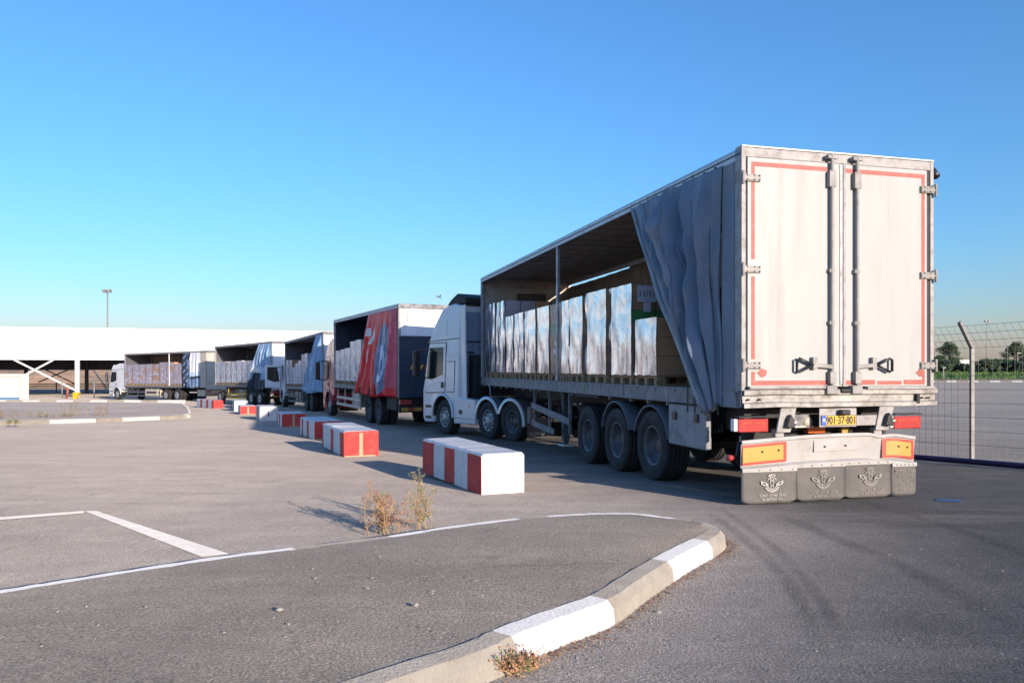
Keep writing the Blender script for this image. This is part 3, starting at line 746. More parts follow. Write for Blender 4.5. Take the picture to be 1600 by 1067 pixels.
# ================================================================== CURTAINS
def curtain(parent, W, side, ztop, zbot, st, sb, nf, amp0, amp1, mats, mf=None, name='side_curtain', hem=True, curl=0.0, deep=False):
    """bunched curtain; st/sb = (free edge, fixed edge) along y at the top and at the bottom"""
    xo = side * (W / 2 + 0.012); rnd = random.Random(int(st[0] * 100))
    ph = [rnd.uniform(-.6, .6) for _ in range(6)]
    def f(u, v):
        s = (st[0] * (1 - v) + sb[0] * v) * (1 - u) + (st[1] * (1 - v) + sb[1] * v) * u
        a = amp0 * (1 - v) + amp1 * v
        dv = -2.6 * math.exp(-((u - 0.30 - 0.12 * v) / 0.055) ** 2) * math.sin(math.pi * min(1, v * 1.15 + .05)) - 1.6 * math.exp(-((u - 0.62) / 0.04) ** 2) * (1 - v)
        w1 = math.sin(2 * math.pi * nf * (u + 0.03 * math.sin(3 * v + ph[0])) + ph[1] * 3)
        w2 = math.sin(2 * math.pi * nf * 2.3 * u + 4 * v + ph[2] * 3)
        w3 = noise.noise(Vector((u * 5, v * 3, st[0]))) + 0.45 * noise.noise(Vector((u * 14, v * 9, st[0] + 3)))
        env = min(1, (1 - u) * (2.6 if deep else 8)) * min(1, 0.25 + v * 4) * (min(1, 0.10 + u * 2.1) if deep else 1)
        a += 0.05 * math.sin(math.pi * v) if deep else 0
        if deep:
            q = u * 15 + v * 2.0
            s += 0.10 * math.sin(math.pi * v) * noise.noise(Vector((u * 6, v * 3, 9)))
            w3 += 0.55 * (1 - abs(2 * noise.noise(Vector((q, v * 1.6, 7))))) - 0.3
        x = xo + side * (a * (1.3 + 0.8 * w1 + 0.28 * w2 + 1.2 * w3 + (dv if deep else 0)) * env)
        x -= side * curl * max(0, 1 - u * 9) * (v * (1 - v) * 4)
        return (x, s + 0.03 * w2 * a * 8, ztop + (zbot - ztop) * v + 0.05 * math.sin(u * 9 + ph[3]) * v)
    mb = MB(); mb.grid(f, 170 if deep else 90, 90 if deep else 40, 0, True, mf)
    o = mb.build(name, mats, parent, solid=0.006)
    if hem:
        h = MB()
        def g(u, v):
            p = f(0.0, v); wd = 0.07 + 0.13 * v
            return (p[0] + side * (0.012 + 0.03 * math.sin(math.pi * u)), p[1] + wd * (u - 0.15), p[2])
        h.grid(g, 6, 30, 0, True); h.build('curtain_hem', 'curtain_edge' if mats[0] == 'curtain' else mats[0], o, solid=0.004)
    return o

# ================================================================== CARGO
LOADN = 0
def pallet_mesh():
    m = MB(); w, l = 1.16, 0.80        # x across the trailer, y along it
    for k in range(3):
        y = -l / 2 + 0.05 + k * (l - 0.1) / 2
        m.box(-w / 2, w / 2, y - 0.05, y + 0.05, 0.0, 0.022)
        for x in (-w / 2 + 0.07, 0, w / 2 - 0.07): m.box(x - 0.07, x + 0.07, y - 0.05, y + 0.05, 0.022, 0.10)
    for k in range(3):
        x = (-w / 2 + 0.07, 0, w / 2 - 0.07)[k]; m.box(x - 0.05, x + 0.05, -l / 2, l / 2, 0.10, 0.122)
    for k in range(7):
        y = -l / 2 + 0.05 + k * (l - 0.1) / 6; m.box(-w / 2, w / 2, y - 0.045, y + 0.045, 0.122, 0.144)
    return m
PAL = None
def place_pallet(M4, label, group, sy=1.0):
    global PAL
    if PAL is None:
        PAL = pallet_mesh().build('wooden_pallet', 'pallet'); o = PAL
    else:
        o = PAL.copy(); COL.objects.link(o)
    o.matrix_world = M4 @ Matrix.Diagonal((1, sy, 1, 1)); tag(o, label, 'pallet', group); return o
def place_load(M4, w, l, h, label, group, tiers=4, nx=2, ny=2, mats=('carton', 'carton_dark'), film='film', seed=0, lean=0.0, labels=0, pattern=None, filmtop=True):
    """carton stack wrapped in film; x across, y along, z up from the pallet deck"""
    rnd = random.Random(seed)
    r = thing('wrapped_load', label, 'wrapped load', (0, 0, 0), 0, group); r.matrix_world = M4
    m = MB(); th = h / tiers
    for t in range(tiers):
        for i in range(nx):
            for j in range(ny):
                g = 0.008; jx = rnd.uniform(-.006, .006); jy = rnd.uniform(-.006, .006)
                x0 = -w / 2 + w * i / nx + g + jx; x1 = -w / 2 + w * (i + 1) / nx - g + jx
                y0 = -l / 2 + l * j / ny + g + jy; y1 = -l / 2 + l * (j + 1) / ny - g + jy
                mi = pattern(t, i, j, rnd) if pattern else (0 if rnd.random() < 0.7 else 1)
                m.box(x0, x1, y0, y1, t * th + 0.003, (t + 1) * th - 0.002, mi)
    c = m.build('carton_stack', list(mats), r)
    if labels:
        lm = MB()
        for k in range(labels):
            y = rnd.uniform(-l / 2 + .1, l / 2 - .1); z = rnd.uniform(0.1, h - 0.1)
            ls = 0.5 + labels * 0.22; lm.box(-w / 2 - 0.012, -w / 2 - 0.009, y - 0.06 * ls, y + 0.06 * ls, z - 0.04 * ls, z + 0.04 * ls)
        lm.build('carton_label', 'paper', c)
    f = MB(); q = 0.022
    def sk(v, a, b):  # wrinkled skin
        return q + 0.020 * noise.noise(Vector((a * 3 + seed, b * 2.6, v))) + 0.005 * noise.noise(Vector((a * 14, b * 5, v + seed)))
    per = [(-w / 2, -l / 2), (-w / 2, l / 2), (w / 2, l / 2), (w / 2, -l / 2)]
    nn = 12; ring = []
    for k in range(4):
        a = per[k]; b = per[(k + 1) % 4]
        for i in range(nn):
            t = i / nn; ring.append((a[0] + (b[0] - a[0]) * t, a[1] + (b[1] - a[1]) * t))
    nz = 16; vs = []; n = len(ring)
    for j in range(nz + 1):
        z = h * j / nz
        for i, (x, y) in enumerate(ring):
            k = sk(z, x + y * 1.7, z); d = Vector((x, y)).normalized()
            ex = 1 if abs(abs(x) - w / 2) < 1e-6 else 0; ey = 1 if abs(abs(y) - l / 2) < 1e-6 else 0
            sx = math.copysign(1, x) * ex * k; sy = math.copysign(1, y) * ey * k
            vs.append((x + sx, y + sy, z + (0.006 * math.sin(i * 1.3 + seed) if j == 0 else 0) + (0.004 if j == nz else 0)))
    fs = [(j * n + i, j * n + (i + 1) % n, (j + 1) * n + (i + 1) % n, (j + 1) * n + i) for j in range(nz) for i in range(n)]
    fs = [q_[::-1] for k_, q_ in enumerate(fs) if (k_ % n) // nn != 3]      # the rear face is left bare
    f.add(vs, fs, 0, True); f.keep = True
    f.build('stretch_film', film, r)
    if lean: r.rotation_euler.x += lean
    return r

# ================================================================== TRUCK BODIES
def rootpos(X, Y, th, W):
    x = X + W / 2 * math.cos(R(th)); y = Y + W / 2 * math.sin(R(th)); return Vector((x, y, gz(x, y)))
def box_body(r, W, L, zf, zt, zrb, poles=(), rearpost='alu', head='headboard', roofmat='roof_rail', railmat='rail', ceiling='ceiling', inner='inner_curtain', slit=False):
    h = W / 2
    m = MB(); m.box(-h + 0.05, h - 0.05, 0.1, L - 0.06, zf - 0.05, zf - 0.004)
    m.build('load_floor', 'wood_floor', r)
    m = MB()
    for k in range(int(L / 0.6)): m.box(-h + 0.06, h - 0.06, 0.3 + 0.6 * k, 0.38 + 0.6 * k, zrb + 0.02, zf - 0.051)
    for s in (-0.42, 0.42): m.box(s - 0.06, s + 0.06, 0.25, L - 0.3, zrb - 0.28, zrb + 0.019)
    m.build('chassis_frame', 'black', r, bevel=0.006)
    for s in (-1, 1):
        m = MB(); n = max(2, int(round(L / 3.3)))
        for k in range(n):
            a = 0.02 + (L - 0.04) * k / n; b = 0.02 + (L - 0.04) * (k + 1) / n - 0.02
            xo = s * h; xi = s * (h - 0.045)
            x0, x1 = min(xo, xi), max(xo, xi)
            m.box(x0, x1, a, b, zrb, zf)
            xl0, xl1 = sorted((s * (h + 0.006), s * (h + 0.0)))
            m.box(xl0, xl1, a, b, zf - 0.025, zf); m.box(xl0, xl1, a, b, zrb, zrb + 0.02)
            q = a + 0.35
            while q < b - 0.2:
                m.box(*sorted((s * (h + 0.012), s * h)), q, q + 0.05, zf - 0.07, zf - 0.02, 1)
                m.box(*sorted((s * (h - 0.03), s * (h - 0.09))), q + .3, q + 0.34, zrb - 0.05, zrb, 1); q += 0.62
        m.build('side_rail', [railmat, 'galv'], r, bevel=0.004)
    # roof
    m = MB(); m.box(-h + 0.05, h - 0.05, 0.06, L - 0.03, zt - 0.045, zt - 0.015); m.build('roof', ceiling, r)
    m = MB()
    k = 0.7
    while k < L - 0.3:
        m.box(-h + 0.06, h - 0.06, k, k + 0.05, zt - 0.056, zt - 0.046); k += 0.62
    m.build('roof_bow', ceiling, r)
    for s in (-1, 1):
        m = MB(); m.prism([(s * h, zt - 0.14), (s * h, zt - 0.03), (s * (h - 0.03), zt), (s * (h - 0.11), zt), (s * (h - 0.11), zt - 0.02), (s * (h - 0.04), zt - 0.05), (s * (h - 0.04), zt - 0.14)], 'y', 0.01, L)
        m.box(*sorted((s * (h + 0.004), s * h)), 0.01, L, zt - 0.085, zt - 0.07, 1)
        m.build('roof_rail', [roofmat, 'black'], r)
    # headboard
    m = MB(); m.box(-h + 0.01, h - 0.01, L - 0.04, L, zf - 0.1, zt - 0.02)
    for k in range(5): m.box(-h + 0.1 + k * (W - 0.2) / 4 - 0.03, -h + 0.1 + k * (W - 0.2) / 4 + 0.03, L - 0.06, L - 0.041, zf, zt - 0.06)
    m.build('front_wall', head, r)
    for s in (-1, 1):
        MB().box(*sorted((s * h, s * (h - 0.09))), L - 0.12, L + 0.005, zrb, zt - 0.14).build('front_post', rearpost, r, bevel=0.012)
    # closed right-hand curtain
    def f(u, v):
        y = 0.12 + (L - 0.2) * u
        gap = 0.0
        if slit and u > 0.68: gap = 0.05 + 0.03 * min(1, (u - 0.68) * 6)
        return (h - 0.02 + 0.012 * math.sin(y * 9) + 0.02 * noise.noise(Vector((y, v * 3, 3))), y, (zt - 0.12 - gap) * (1 - v) + (zrb + 0.02) * v)
    m = MB(); m.grid(f, 120, 14); m.build('far_side_curtain', inner, r, solid=0.004)
    for y, mt in poles:
        m = MB(); m.box(-h + 0.01, -h + 0.065, y - 0.045, y + 0.045, zf, zt - 0.14); m.box(-h + 0.0, -h + 0.075, y - 0.06, y + 0.06, zf, zf + 0.12)
        m.build('side_post', mt, r, bevel=0.006)

def strut_set(r, W, y0, y1, z, mat='galv', n=3, rails=(0.0, 0.28)):
    """side under-run guard on both sides"""
    for s in (-1, 1):
        m = MB(); x = s * (W / 2 - 0.06)
        for dz in rails: m.bar((x, y0, z + dz), (x, y1, z + dz), 0.03, 0.11)
        for k in range(n):
            y = y0 + 0.12 + (y1 - y0 - 0.24) * k / (n - 1); m.bar((x - s * 0.03, y, z - 0.08), (x - s * 0.03, y, z + 0.62), 0.04, 0.05)
        m.build('side_guard', mat, r)

def cab(r, y0, length, H, W, mat, zg=0.0, axle_y=None, style='tall', open_door=False, rear='cab_rear', zfloor=0.95):
    """cab whose rear wall stands at local y0; z measured from zg"""
    h = W / 2; Lc = length; ay = (axle_y - y0) if axle_y is not None else 0.95
    arch = []
    for k in range(0, 13):
        a = math.pi * k / 12; arch.append((ay - math.cos(a) * 0.62, 0.52 + math.sin(a) * 0.62))
    fz = 0.30
    body = [(0.0, zfloor), (ay - 0.66, zfloor - 0.04)] if ay - 0.62 > 0.1 else [(0.0, zfloor + 0.2)]
    body += [p for p in arch if p[1] > 0.62 or p[0] > ay] 
    body += [(ay + 0.62, fz + 0.02), (Lc - 0.04, fz), (Lc + 0.06, fz + 0.15), (Lc + 0.08, 1.25), (Lc + 0.0, 1.55), (Lc - 0.12, 2.2), (Lc - 0.27, 2.75), (Lc - 0.55, 3.15 if H > 3.3 else H - 0.12),
             (Lc - 1.0, H - 0.14), (Lc - 1.45, H - 0.02), (0.35, H), (0.0, H - 0.08)]
    body = [(y, min(z, H)) for y, z in body]
    def tp(q):
        k = 1 - 0.028 * max(0, q[2] - 1.0)
        return (q[0] * k, q[1] + y0, q[2] + zg)
    m = MB(); m.prism(body, 'x', -h, h, 0, fn=tp)
    c = m.build('cab', mat, r, bevel=0.05)
    # rear wall detail
    m = MB(); kx = 1 - 0.028 * 1.6
    m.box(-h * kx + 0.12, h * kx - 0.12, y0 - 0.012, y0 + 0.02, zg + zfloor + 0.1, zg + H - 0.25)
    for k in range(3): m.box(-h * kx + 0.25 + k * 0.7, -h * kx + 0.29 + k * 0.7, y0 - 0.03, y0 - 0.011, zg + zfloor + 0.2, zg + H - 0.4, 0)
    m.box(-h * kx + 0.13, h * kx - 0.13, y0 - 0.022, y0 - 0.013, zg + zfloor + 0.1, zg + 2.0, 1); m.box(-h * kx + 0.13, h * kx - 0.13, y0 - 0.03, y0 - 0.012, zg + 2.62, zg + 2.66, 1)
    m.box(-h * kx + 0.14, -h * kx + 0.45, y0 - 0.06, y0 - 0.012, zg + 2.32, zg + 2.36, 1)
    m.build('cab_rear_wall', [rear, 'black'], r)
    # windscreen and lower grille
    m = MB(); m.prism([(Lc + 0.012, 1.62), (Lc - 0.095, 2.18), (Lc - 0.225, 2.68), (Lc - 0.30, 2.68), (Lc - 0.2, 2.18), (Lc - 0.1, 1.62)], 'x', -h * 0.93, h * 0.93, 0, fn=tp); m.build('windscreen', 'glass', r)
    m = MB()
    for k in range(5): m.box(-h * 0.8, h * 0.8, y0 + Lc + 0.05, y0 + Lc + 0.10, zg + 0.62 + k * 0.15, zg + 0.72 + k * 0.15)
    m.build('grille', 'blackplastic', r)
    for s in (-1, 1):
        m = MB(); m.box(*sorted((s * h * 0.98, s * h * 0.62)), y0 + Lc - 0.10, y0 + Lc + 0.10, zg + 0.45, zg + 0.62); m.build('headlight', 'glass', r, bevel=0.02)
    for s in (-1, 1):
        def side(q, e): # q=(y,z); e = stand-off
            k = 1 - 0.028 * max(0, q[1] - 1.0); return (s * (h * k + e), q[0] + y0, q[1] + zg)
        def panel(poly, e0, e1, mt, name, par, bev=0.0):
            a = MB(); n = len(poly)
            vs = [side(p, e0) for p in poly] + [side(p, e1) for p in poly]
            a.add(vs, [tuple(range(n)), tuple(range(2 * n - 1, n - 1, -1))] + [(i, n + i, n + (i + 1) % n, (i + 1) % n) for i in range(n)])
            return a.build(name, mt, par, bevel=bev)
        d0, d1 = max(0.75, Lc - 1.32), Lc - 0.14
        door = [(d0, 1.22 if d0 < ay + .6 else 0.75), (d0, 2.62), (d1 - 0.18, 2.62), (d1 - 0.04, 2.15), (d1 + 0.02, 1.6), (d1 + 0.04, 1.2), (d1 - .02, 1.18)]
        win = [(d0 + 0.14, 1.72), (d0 + 0.14, 2.5), (d1 - 0.24, 2.5), (d1 - 0.12, 2.15), (d1 - 0.06, 1.62), (d1 - 0.36, 1.56)]
        if open_door and s == -1:
            dr = panel(door, -0.06, 0.0, 'blackplastic', 'door_opening', r)
            # door swung open towards the photographer's side
            a = MB(); ang = R(118); hy = d1 + y0; hx = -h
            def sw(q, t):
                dy = q[0] - d1; return (hx + dy * math.sin(ang) - t * math.cos(ang) * 0 + 0.0, hy + dy * math.cos(ang) * 1 + t, q[1] + zg)
            n = len(door); vs = [sw(p, 0) for p in door] + [sw(p, 0.07) for p in door]
            a.add(vs, [tuple(range(n)), tuple(range(2 * n - 1, n - 1, -1))] + [(i, n + i, n + (i + 1) % n, (i + 1) % n) for i in range(n)])
            do = a.build('door', mat, r, bevel=0.015)
            a = MB(); n = len(win); vs = [sw(p, -0.012) for p in win] + [sw(p, 0.08) for p in win]
            a.add(vs, [tuple(range(n)), tuple(range(2 * n - 1, n - 1, -1))] + [(i, n + i, n + (i + 1) % n, (i + 1) % n) for i in range(n)])
            a.build('window', 'glass', do)
        else:
            gp = [(p_[0] + (0.022 if p_[0] > (d0 + d1) / 2 else -0.022), p_[1] + (0.022 if p_[1] > 1.9 else -0.022)) for p_ in door]
            dr = panel(door, 0.0, 0.016, mat, 'door', r, 0.010); panel(gp, -0.01, 0.004, 'blackplastic', 'door_gap', r)
            panel([(0.04, 2.72), (0.04, 2.745), (Lc - 0.30, 2.70), (Lc - 0.30, 2.675)], 0.0, 0.006, 'blackplastic', 'roof_seam', r)
            if style == 'tall' and H > 3.3:
                panel([(0.22, 1.22), (0.22, 2.1), (d0 - 0.06, 2.1), (d0 - 0.06, 1.22)], -0.01, 0.003, 'blackplastic', 'locker_gap', r)
                lk = panel([(0.24, 1.24), (0.24, 2.08), (d0 - 0.08, 2.08), (d0 - 0.08, 1.24)], 0.0, 0.014, mat, 'locker_door', r, 0.008)
                panel([(d0 - .02, 2.84), (d0 - .02, 3.3), (Lc - 0.85, 3.26), (Lc - 0.58, 2.84)], 0.0, 0.012, mat, 'roof_side_panel', r, 0.01)
            panel(win, 0.016, 0.024, 'glass', 'window', dr)
            hd = MB(); hd.box(*sorted((s * (h + 0.02), s * (h + 0.055))), y0 + d0 + 0.06, y0 + d0 + 0.14, zg + 1.34, zg + 1.50); hd.build('handle', 'blackplastic', dr, bevel=0.008)
            # swage lines
            panel([(d0 - .45, 1.60), (d0 - .45, 1.63), (Lc - 0.05, 1.38), (Lc - 0.05, 1.33)], 0.0, 0.022, mat, 'swage', r, 0.006)
        # mirror
        mm = MB(); xm = s * (h + 0.27)
        mm.box(xm - 0.11, xm + 0.11, y0 + Lc - 0.12, y0 + Lc + 0.02, zg + 1.62, zg + 2.42); mo = mm.build('mirror', 'blackplastic', r, bevel=0.05)
        MB().bar((s * h * 0.93, y0 + Lc - 0.22, zg + 2.5), (xm, y0 + Lc - 0.06, zg + 2.44), 0.04, 0.05).build('mirror_arm', 'blackplastic', mo)
        MB().bar((s * h * .97, y0 + Lc - 0.12, zg + 1.6), (xm, y0 + Lc - 0.06, zg + 1.64), 0.04, 0.05).build('mirror_arm', 'blackplastic', mo)
        # steps
        st = MB()
        for k in range(2): st.box(*sorted((s * (h + 0.006), s * (h - 0.2))), y0 + ay + 0.72, y0 + Lc - 0.12, zg + 0.42 + 0.32 * k, zg + 0.50 + 0.32 * k)
        st.build('step', 'blackplastic', r)
    # arch liner
    m = MB()
    for s in (-1, 1):
        m.lathe([(0.615, s * (h - 0.02)), (0.615, s * (h - 0.5))], (0, y0 + ay, zg + 0.52), 16, 0, True, 0, math.pi)
    m.build('arch_liner', 'black', r)
    for s in (-1, 1):
        xa, xb = sorted((s * (h - 0.02), s * (h + 0.045)))
        fender(r, xa, xb, y0 + ay, zg + 0.52, 0.60, 0.0, math.pi, mat, 0.05, 'arch_trim')
    # sun visor
    m = MB(); m.prism([(Lc - 0.20, 2.74), (Lc + 0.10, 2.62), (Lc + 0.11, 2.65), (Lc - 0.22, 2.84)], 'x', -h * 0.9, h * 0.9, fn=tp); m.build('sun_visor', 'blackplastic', r)
    return c

# ------------------------------------------------------------------ 1: near semi-trailer
TW, TL, TTH = 2.6, 13.35, 14.92
rp = rootpos(2.57, 8.87, TTH, TW)
T1 = thing('semi_trailer', 'nearest trailer, white rear doors edged in red tape, grey left curtain drawn back', 'semi trailer', rp, R(TTH), 'cargo vehicles queued in line')
z0 = rp.z
def wz(z): return z - z0          # world height -> local
h = TW / 2
ZT, ZF, ZR = wz(4.09), wz(1.352), wz(1.147)
box_body(T1, TW, TL, ZF, ZT, ZR, poles=[(6.66, 'alu')], slit=True)
# refrigerator-like panel on the headboard
m = MB(); m.box(-h + 0.75, h - 0.25, TL - 0.12, TL - 0.06, ZF + 1.5, ZF + 2.45); m.build('bulkhead_panel', 'beige_frame', T1, bevel=0.01)
m = MB()
for k in range(4): m.box(-h + 1.0, -h + 1.85, TL - 0.15, TL - 0.12, ZF + 2.12 + k * .05, ZF + 2.15 + k * .05)
m.build('vent', 'black', T1)
# rear frame
m = MB()
m.box(0, 0.095, 0, 0, 0, 0) if False else None
m.box(-h, -h + 0.055, -0.012, 0.13, ZR + 0.1, ZT - 0.005); m.box(h - 0.05, h, -0.012, 0.13, ZR + 0.1, ZT - 0.005)
m.box(-h + 0.055, h - 0.05, -0.008, 0.10, ZT - 0.115, ZT - 0.01)
m.build('rear_frame', 'frame_white', T1, bevel=0.006)
for s in (-1, 1): MB().box(*sorted((s * (h + 0.004), s * (h - 0.03))), 0.13, 0.42, ZR, ZT - 0.14).build('corner_post', 'curtain', T1, bevel=0.01)
m = MB(); m.box(-h, h, -0.02, 0.12, ZT - 0.008, ZT + 0.012); m.build('roof_edge_trim', 'roof_rail', T1, bevel=0.004)
MB().box(h - 0.12, h - 0.052, 0.0, 0.06, ZF + 0.03, ZT - 0.12).build('door_seal', 'black', T1)
# top marker lights
m = MB(); m.tube([(h, 0.05, ZT - 0.14), (h + 0.05, 0.04, ZT - 0.13)], 0.025, 8); m.tube([(h + 0.05, 0.0, ZT - 0.18), (h + 0.05, 0.08, ZT - 0.08)], 0.045, 8); m.build('marker_lamp', 'blackplastic', T1)
# doors
ZD0, ZD1 = wz(1.385), ZT - 0.125
def door_part(xa, xb, s):
    m = MB(); m.box(xa, xb, -0.035, 0.02, ZD0, ZD1)
    d = m.build('rear_door', 'door_white', T1, bevel=0.006)
    m = MB(); e = 0.05; t = 0.045; y = -0.0375
    x0, x1 = (xa + 0.045, xb - 0.2) if s < 0 else (xa + 0.02, xb - 0.035)
    def strip(a, b, c, dd): m.box(a, b, y, y + 0.003, c, dd)
    # hand-laid, broken in places
    strip(x0, x1, ZD1 - 0.10, ZD1 - 0.05)
    if s < 0:
        strip(x0, x0 + t, wz(2.82), ZD1 - 0.10); strip(x0, x0 + t, wz(1.70), wz(2.63)); strip(x0, x0 + t, wz(1.46), wz(1.56))
        strip(x0, x1, wz(1.405), wz(1.458))
    else:
        strip(x1 - t, x1, wz(1.62), ZD1 - 0.10)
        strip(x1 - t + 0.01, x1, wz(1.46), wz(1.56))
        a = x0
        for wd, gp in ((0.16, 0.02), (0.24, 0.03), (0.34, 0.03), (0.30, 0.0)):
            strip(a, min(a + wd, x1), wz(1.405), wz(1.455 + 0.006 * math.sin(a * 9))); a += wd + gp
    m.build('red_tape', 'red_tape', d)
    # loose corner patch
    m = MB(); cx = x0 + 0.14 if s < 0 else x1 - 0.06
    pts = [(cx + 0.055 * (1 + .3 * math.sin(k * 2.3)) * math.cos(k * math.pi / 6), wz(1.545) + 0.05 * math.sin(k * math.pi / 6)) for k in range(12)]
    m.prism(pts, 'y', -0.0385, -0.034); m.build('torn_tape_patch', 'red_tape', d)
    # edge channel
    xe = xb if s < 0 else xa
    m = MB(); m.box(*sorted((xe, xe - 0.035 * (1 if s < 0 else -1))), -0.045, -0.034, ZD0 + 0.02, ZD1 - 0.01); m.build('edge_strip', 'alu' if s < 0 else 'frame_white', d, bevel=0.004)
    # lock bar
    xl = -0.17 if s < 0 else 0.17
    m = MB(); m.tube([(xl, -0.075, ZF - 0.02), (xl, -0.075, ZT - 0.03)], 0.021, 12)
    for z in (wz(1.48), wz(2.72), wz(3.85), wz(2.12)): m.box(xl - 0.035, xl + 0.035, -0.085, -0.034, z - 0.022, z + 0.022)
    m.box(xl - 0.045, xl + 0.045, -0.095, -0.034, wz(3.68), wz(3.86)); m.box(xl - 0.06, xl + 0.06, -0.09, -0.02, ZT - 0.085, ZT - 0.04)
    m.box(xl - 0.04, xl + 0.04, -0.1, -0.034, wz(1.42), wz(1.56))
    m.build('lock_bar', 'galv', d, bevel=0.004)
    # handle: lever + D grip
    o = -1 if s < 0 else 1; zc = wz(1.635)
    m = MB(); m.bar((xl, -0.085, zc - 0.02), (xl + o * 0.26, -0.08, zc + 0.0), 0.02, 0.045); m.box(*sorted((xl + o * 0.20, xl + o * 0.26)), -0.09, -0.03, zc - 0.05, zc + 0.09)
    m.build('handle_lever', 'galv', d, bevel=0.004)
    m = MB(); a = xl + o * 0.26; b = xl + o * 0.46
    m.tube([(a, -0.085, zc), (b - o * .02, -0.085, zc + 0.075), (b + o * 0.01, -0.085, zc + 0.065), (b + o * .01, -0.085, zc - 0.07), (b - o * .02, -0.085, zc - 0.08), (a, -0.085, zc)], 0.016, 8)
    m.build('handle', 'blackplastic', d)
    # hinges
    for z in (wz(3.73), wz(2.705), wz(1.63)):
        if s < 0: a, b = -h + 0.0, -h + 0.215
        else: a, b = h - 0.225, h - 0.005
        m = MB(); m.box(a, b, -0.058, -0.034, z - 0.04, z + 0.04); m.box(a + .005, b - 0.06, -0.066, -0.057, z - 0.03, z + 0.03)
        for q in (a + 0.04, a + 0.13, b - 0.02):
            m.tube([(q, -0.060, z + 0.025), (q, -0.072, z + 0.025)], 0.009, 6, mi=1); m.tube([(q, -0.060, z - 0.025), (q, -0.072, z - 0.025)], 0.009, 6, mi=1)
        ex = a if s < 0 else b
        m.tube([(ex, -0.05, z - 0.075), (ex, -0.05, z + 0.075)], 0.018, 8)
        m.build('hinge', ['galv', 'black'], d, bevel=0.003)
    # rust run below the two lower hinges
    m = MB()
    return d
door_part(-h + 0.062, -0.005, -1)
door_part(0.005, h - 0.12, 1)
# sill: battered channel with flanges
def sill_fn(u, v):
    x = -h + TW * u; pr = [(-0.05, wz(1.36)), (-0.075, wz(1.345)), (-0.075, wz(1.30)), (-0.03, wz(1.285)), (-0.03, wz(1.215)), (-0.07, wz(1.20)), (-0.07, wz(1.155)), (0.0, wz(1.147)), (0.1, wz(1.147))]
    k = v * (len(pr) - 1); i = min(int(k), len(pr) - 2); t = k - i
    y = pr[i][0] * (1 - t) + pr[i + 1][0] * t; z = pr[i][1] * (1 - t) + pr[i + 1][1] * t
    return (x, y + 0.012 * noise.noise(Vector((x * 2.5, z * 4, 1))), z + 0.010 * noise.noise(Vector((x * 1.8, 3, 1))))
m = MB(); m.grid(sill_fn, 90, 8, 0, False); m.box(-h, h, 0.0, 0.11, wz(1.16), wz(1.35)); m.build('rear_sill', 'sill', T1)
MB().box(-h + 0.06, -0.25, -0.09, -0.035, wz(1.365), wz(1.395)).build('sill_lip', 'frame_white', T1, bevel=0.006); MB().box(0.30, h - 0.05, -0.095, -0.035, wz(1.352), wz(1.385)).build('sill_lip', 'frame_white', T1, bevel=0.006)
for q in (-0.17, 0.17):
    m = MB(); m.box(q - 0.09, q + 0.05, -0.11, -0.03, wz(1.30), wz(1.40)); m.build('lock_keeper', 'galv', T1, bevel=0.01)
m = MB(); m.box(-0.06, 0.08, -0.10, -0.03, wz(1.31), wz(1.365)); m.build('centre_buffer', 'blackplastic', T1, bevel=0.02)
for x in (h - 0.21, h - 0.12, -h + 0.06, -h + 0.2):
    m = MB(); m.tube([(x, -0.07, wz(1.245)), (x, -0.033, wz(1.245))], 0.012, 6); m.build('sill_bolt', 'black', T1)
m = MB(); m.box(h - 0.30, h - 0.26, -0.079, -0.03, wz(1.18), wz(1.31)); m.build('sill_gap', 'black', T1)
# brackets, lamps, plate, bumper, flaps
for x in (-0.72, 0.60):
    m = MB(); m.prism([(x + 0.10, wz(1.147)), (x - 0.10, wz(1.147)), (x - 0.16, wz(0.87)), (x + 0.02, wz(0.87))], 'y', -0.05, -0.02)
    b = m.build('lamp_bracket', 'frame_white', T1, bevel=0.005)
    m = MB(); m.prism([(x - 0.07, wz(0.93)), (x + 0.03, wz(0.92)), (x + 0.05, wz(0.98)), (x - 0.01, wz(1.08)), (x - 0.04, wz(1.03))], 'y', -0.12, -0.05); m.build('rubber_marker_arm', 'blackplastic', b, bevel=0.012)
    m = MB(); m.tube([(x + 0.03, -0.125, wz(0.98)), (x + 0.03, -0.12, wz(0.985))], 0.022, 10); m.build('marker_lens', 'white_wall', b)
    m = MB(); m.box(x - 0.14, x - 0.03, 0.0, 0.08, wz(0.70), wz(0.90)); m.build('bumper_stay', 'frame_white', T1, bevel=0.005)
for xa, xb in ((-h - 0.05, -h + 0.33), (0.72, 1.10)):
    m = MB(); m.box(xa, xb, -0.03, 0.06, wz(0.88), wz(1.03), 0); m.box(xa - 0.05, xa - 0.002, -0.02, 0.06, wz(0.89), wz(1.03), 1)
    l = m.build('tail_lamp', ['red_lens', 'white_wall'], T1, bevel=0.012)
    for q, sg in ((xa + 0.06, 1), (xb - 0.06, -1)):
        m = MB(); m.box(*sorted((q, q + sg * 0.10)), -0.034, -0.030, wz(0.985), wz(0.992)); m.box(*sorted((q, q + sg * 0.008)), -0.034, -0.030, wz(0.94), wz(0.985))
        m.build('lamp_marking', 'orange_lens', l)
    m = MB(); m.box(xa, xb, -0.05, 0.05, wz(1.045), wz(1.06)); m.build('lamp_hood', 'black', T1)
m = MB(); m.box(-0.31, 0.19, -0.035, -0.025, wz(0.92), wz(1.135)); m.box(0.19, 0.52, -0.03, -0.02, wz(0.93), wz(1.05)); m.build('plate_carrier', 'frame_white', T1, bevel=0.004)
m = MB(); m.box(-0.285, 0.175, -0.043, -0.036, wz(0.945), wz(1.05), 0); m.box(-0.285, -0.225, -0.0445, -0.0430, wz(0.945), wz(1.05), 1)
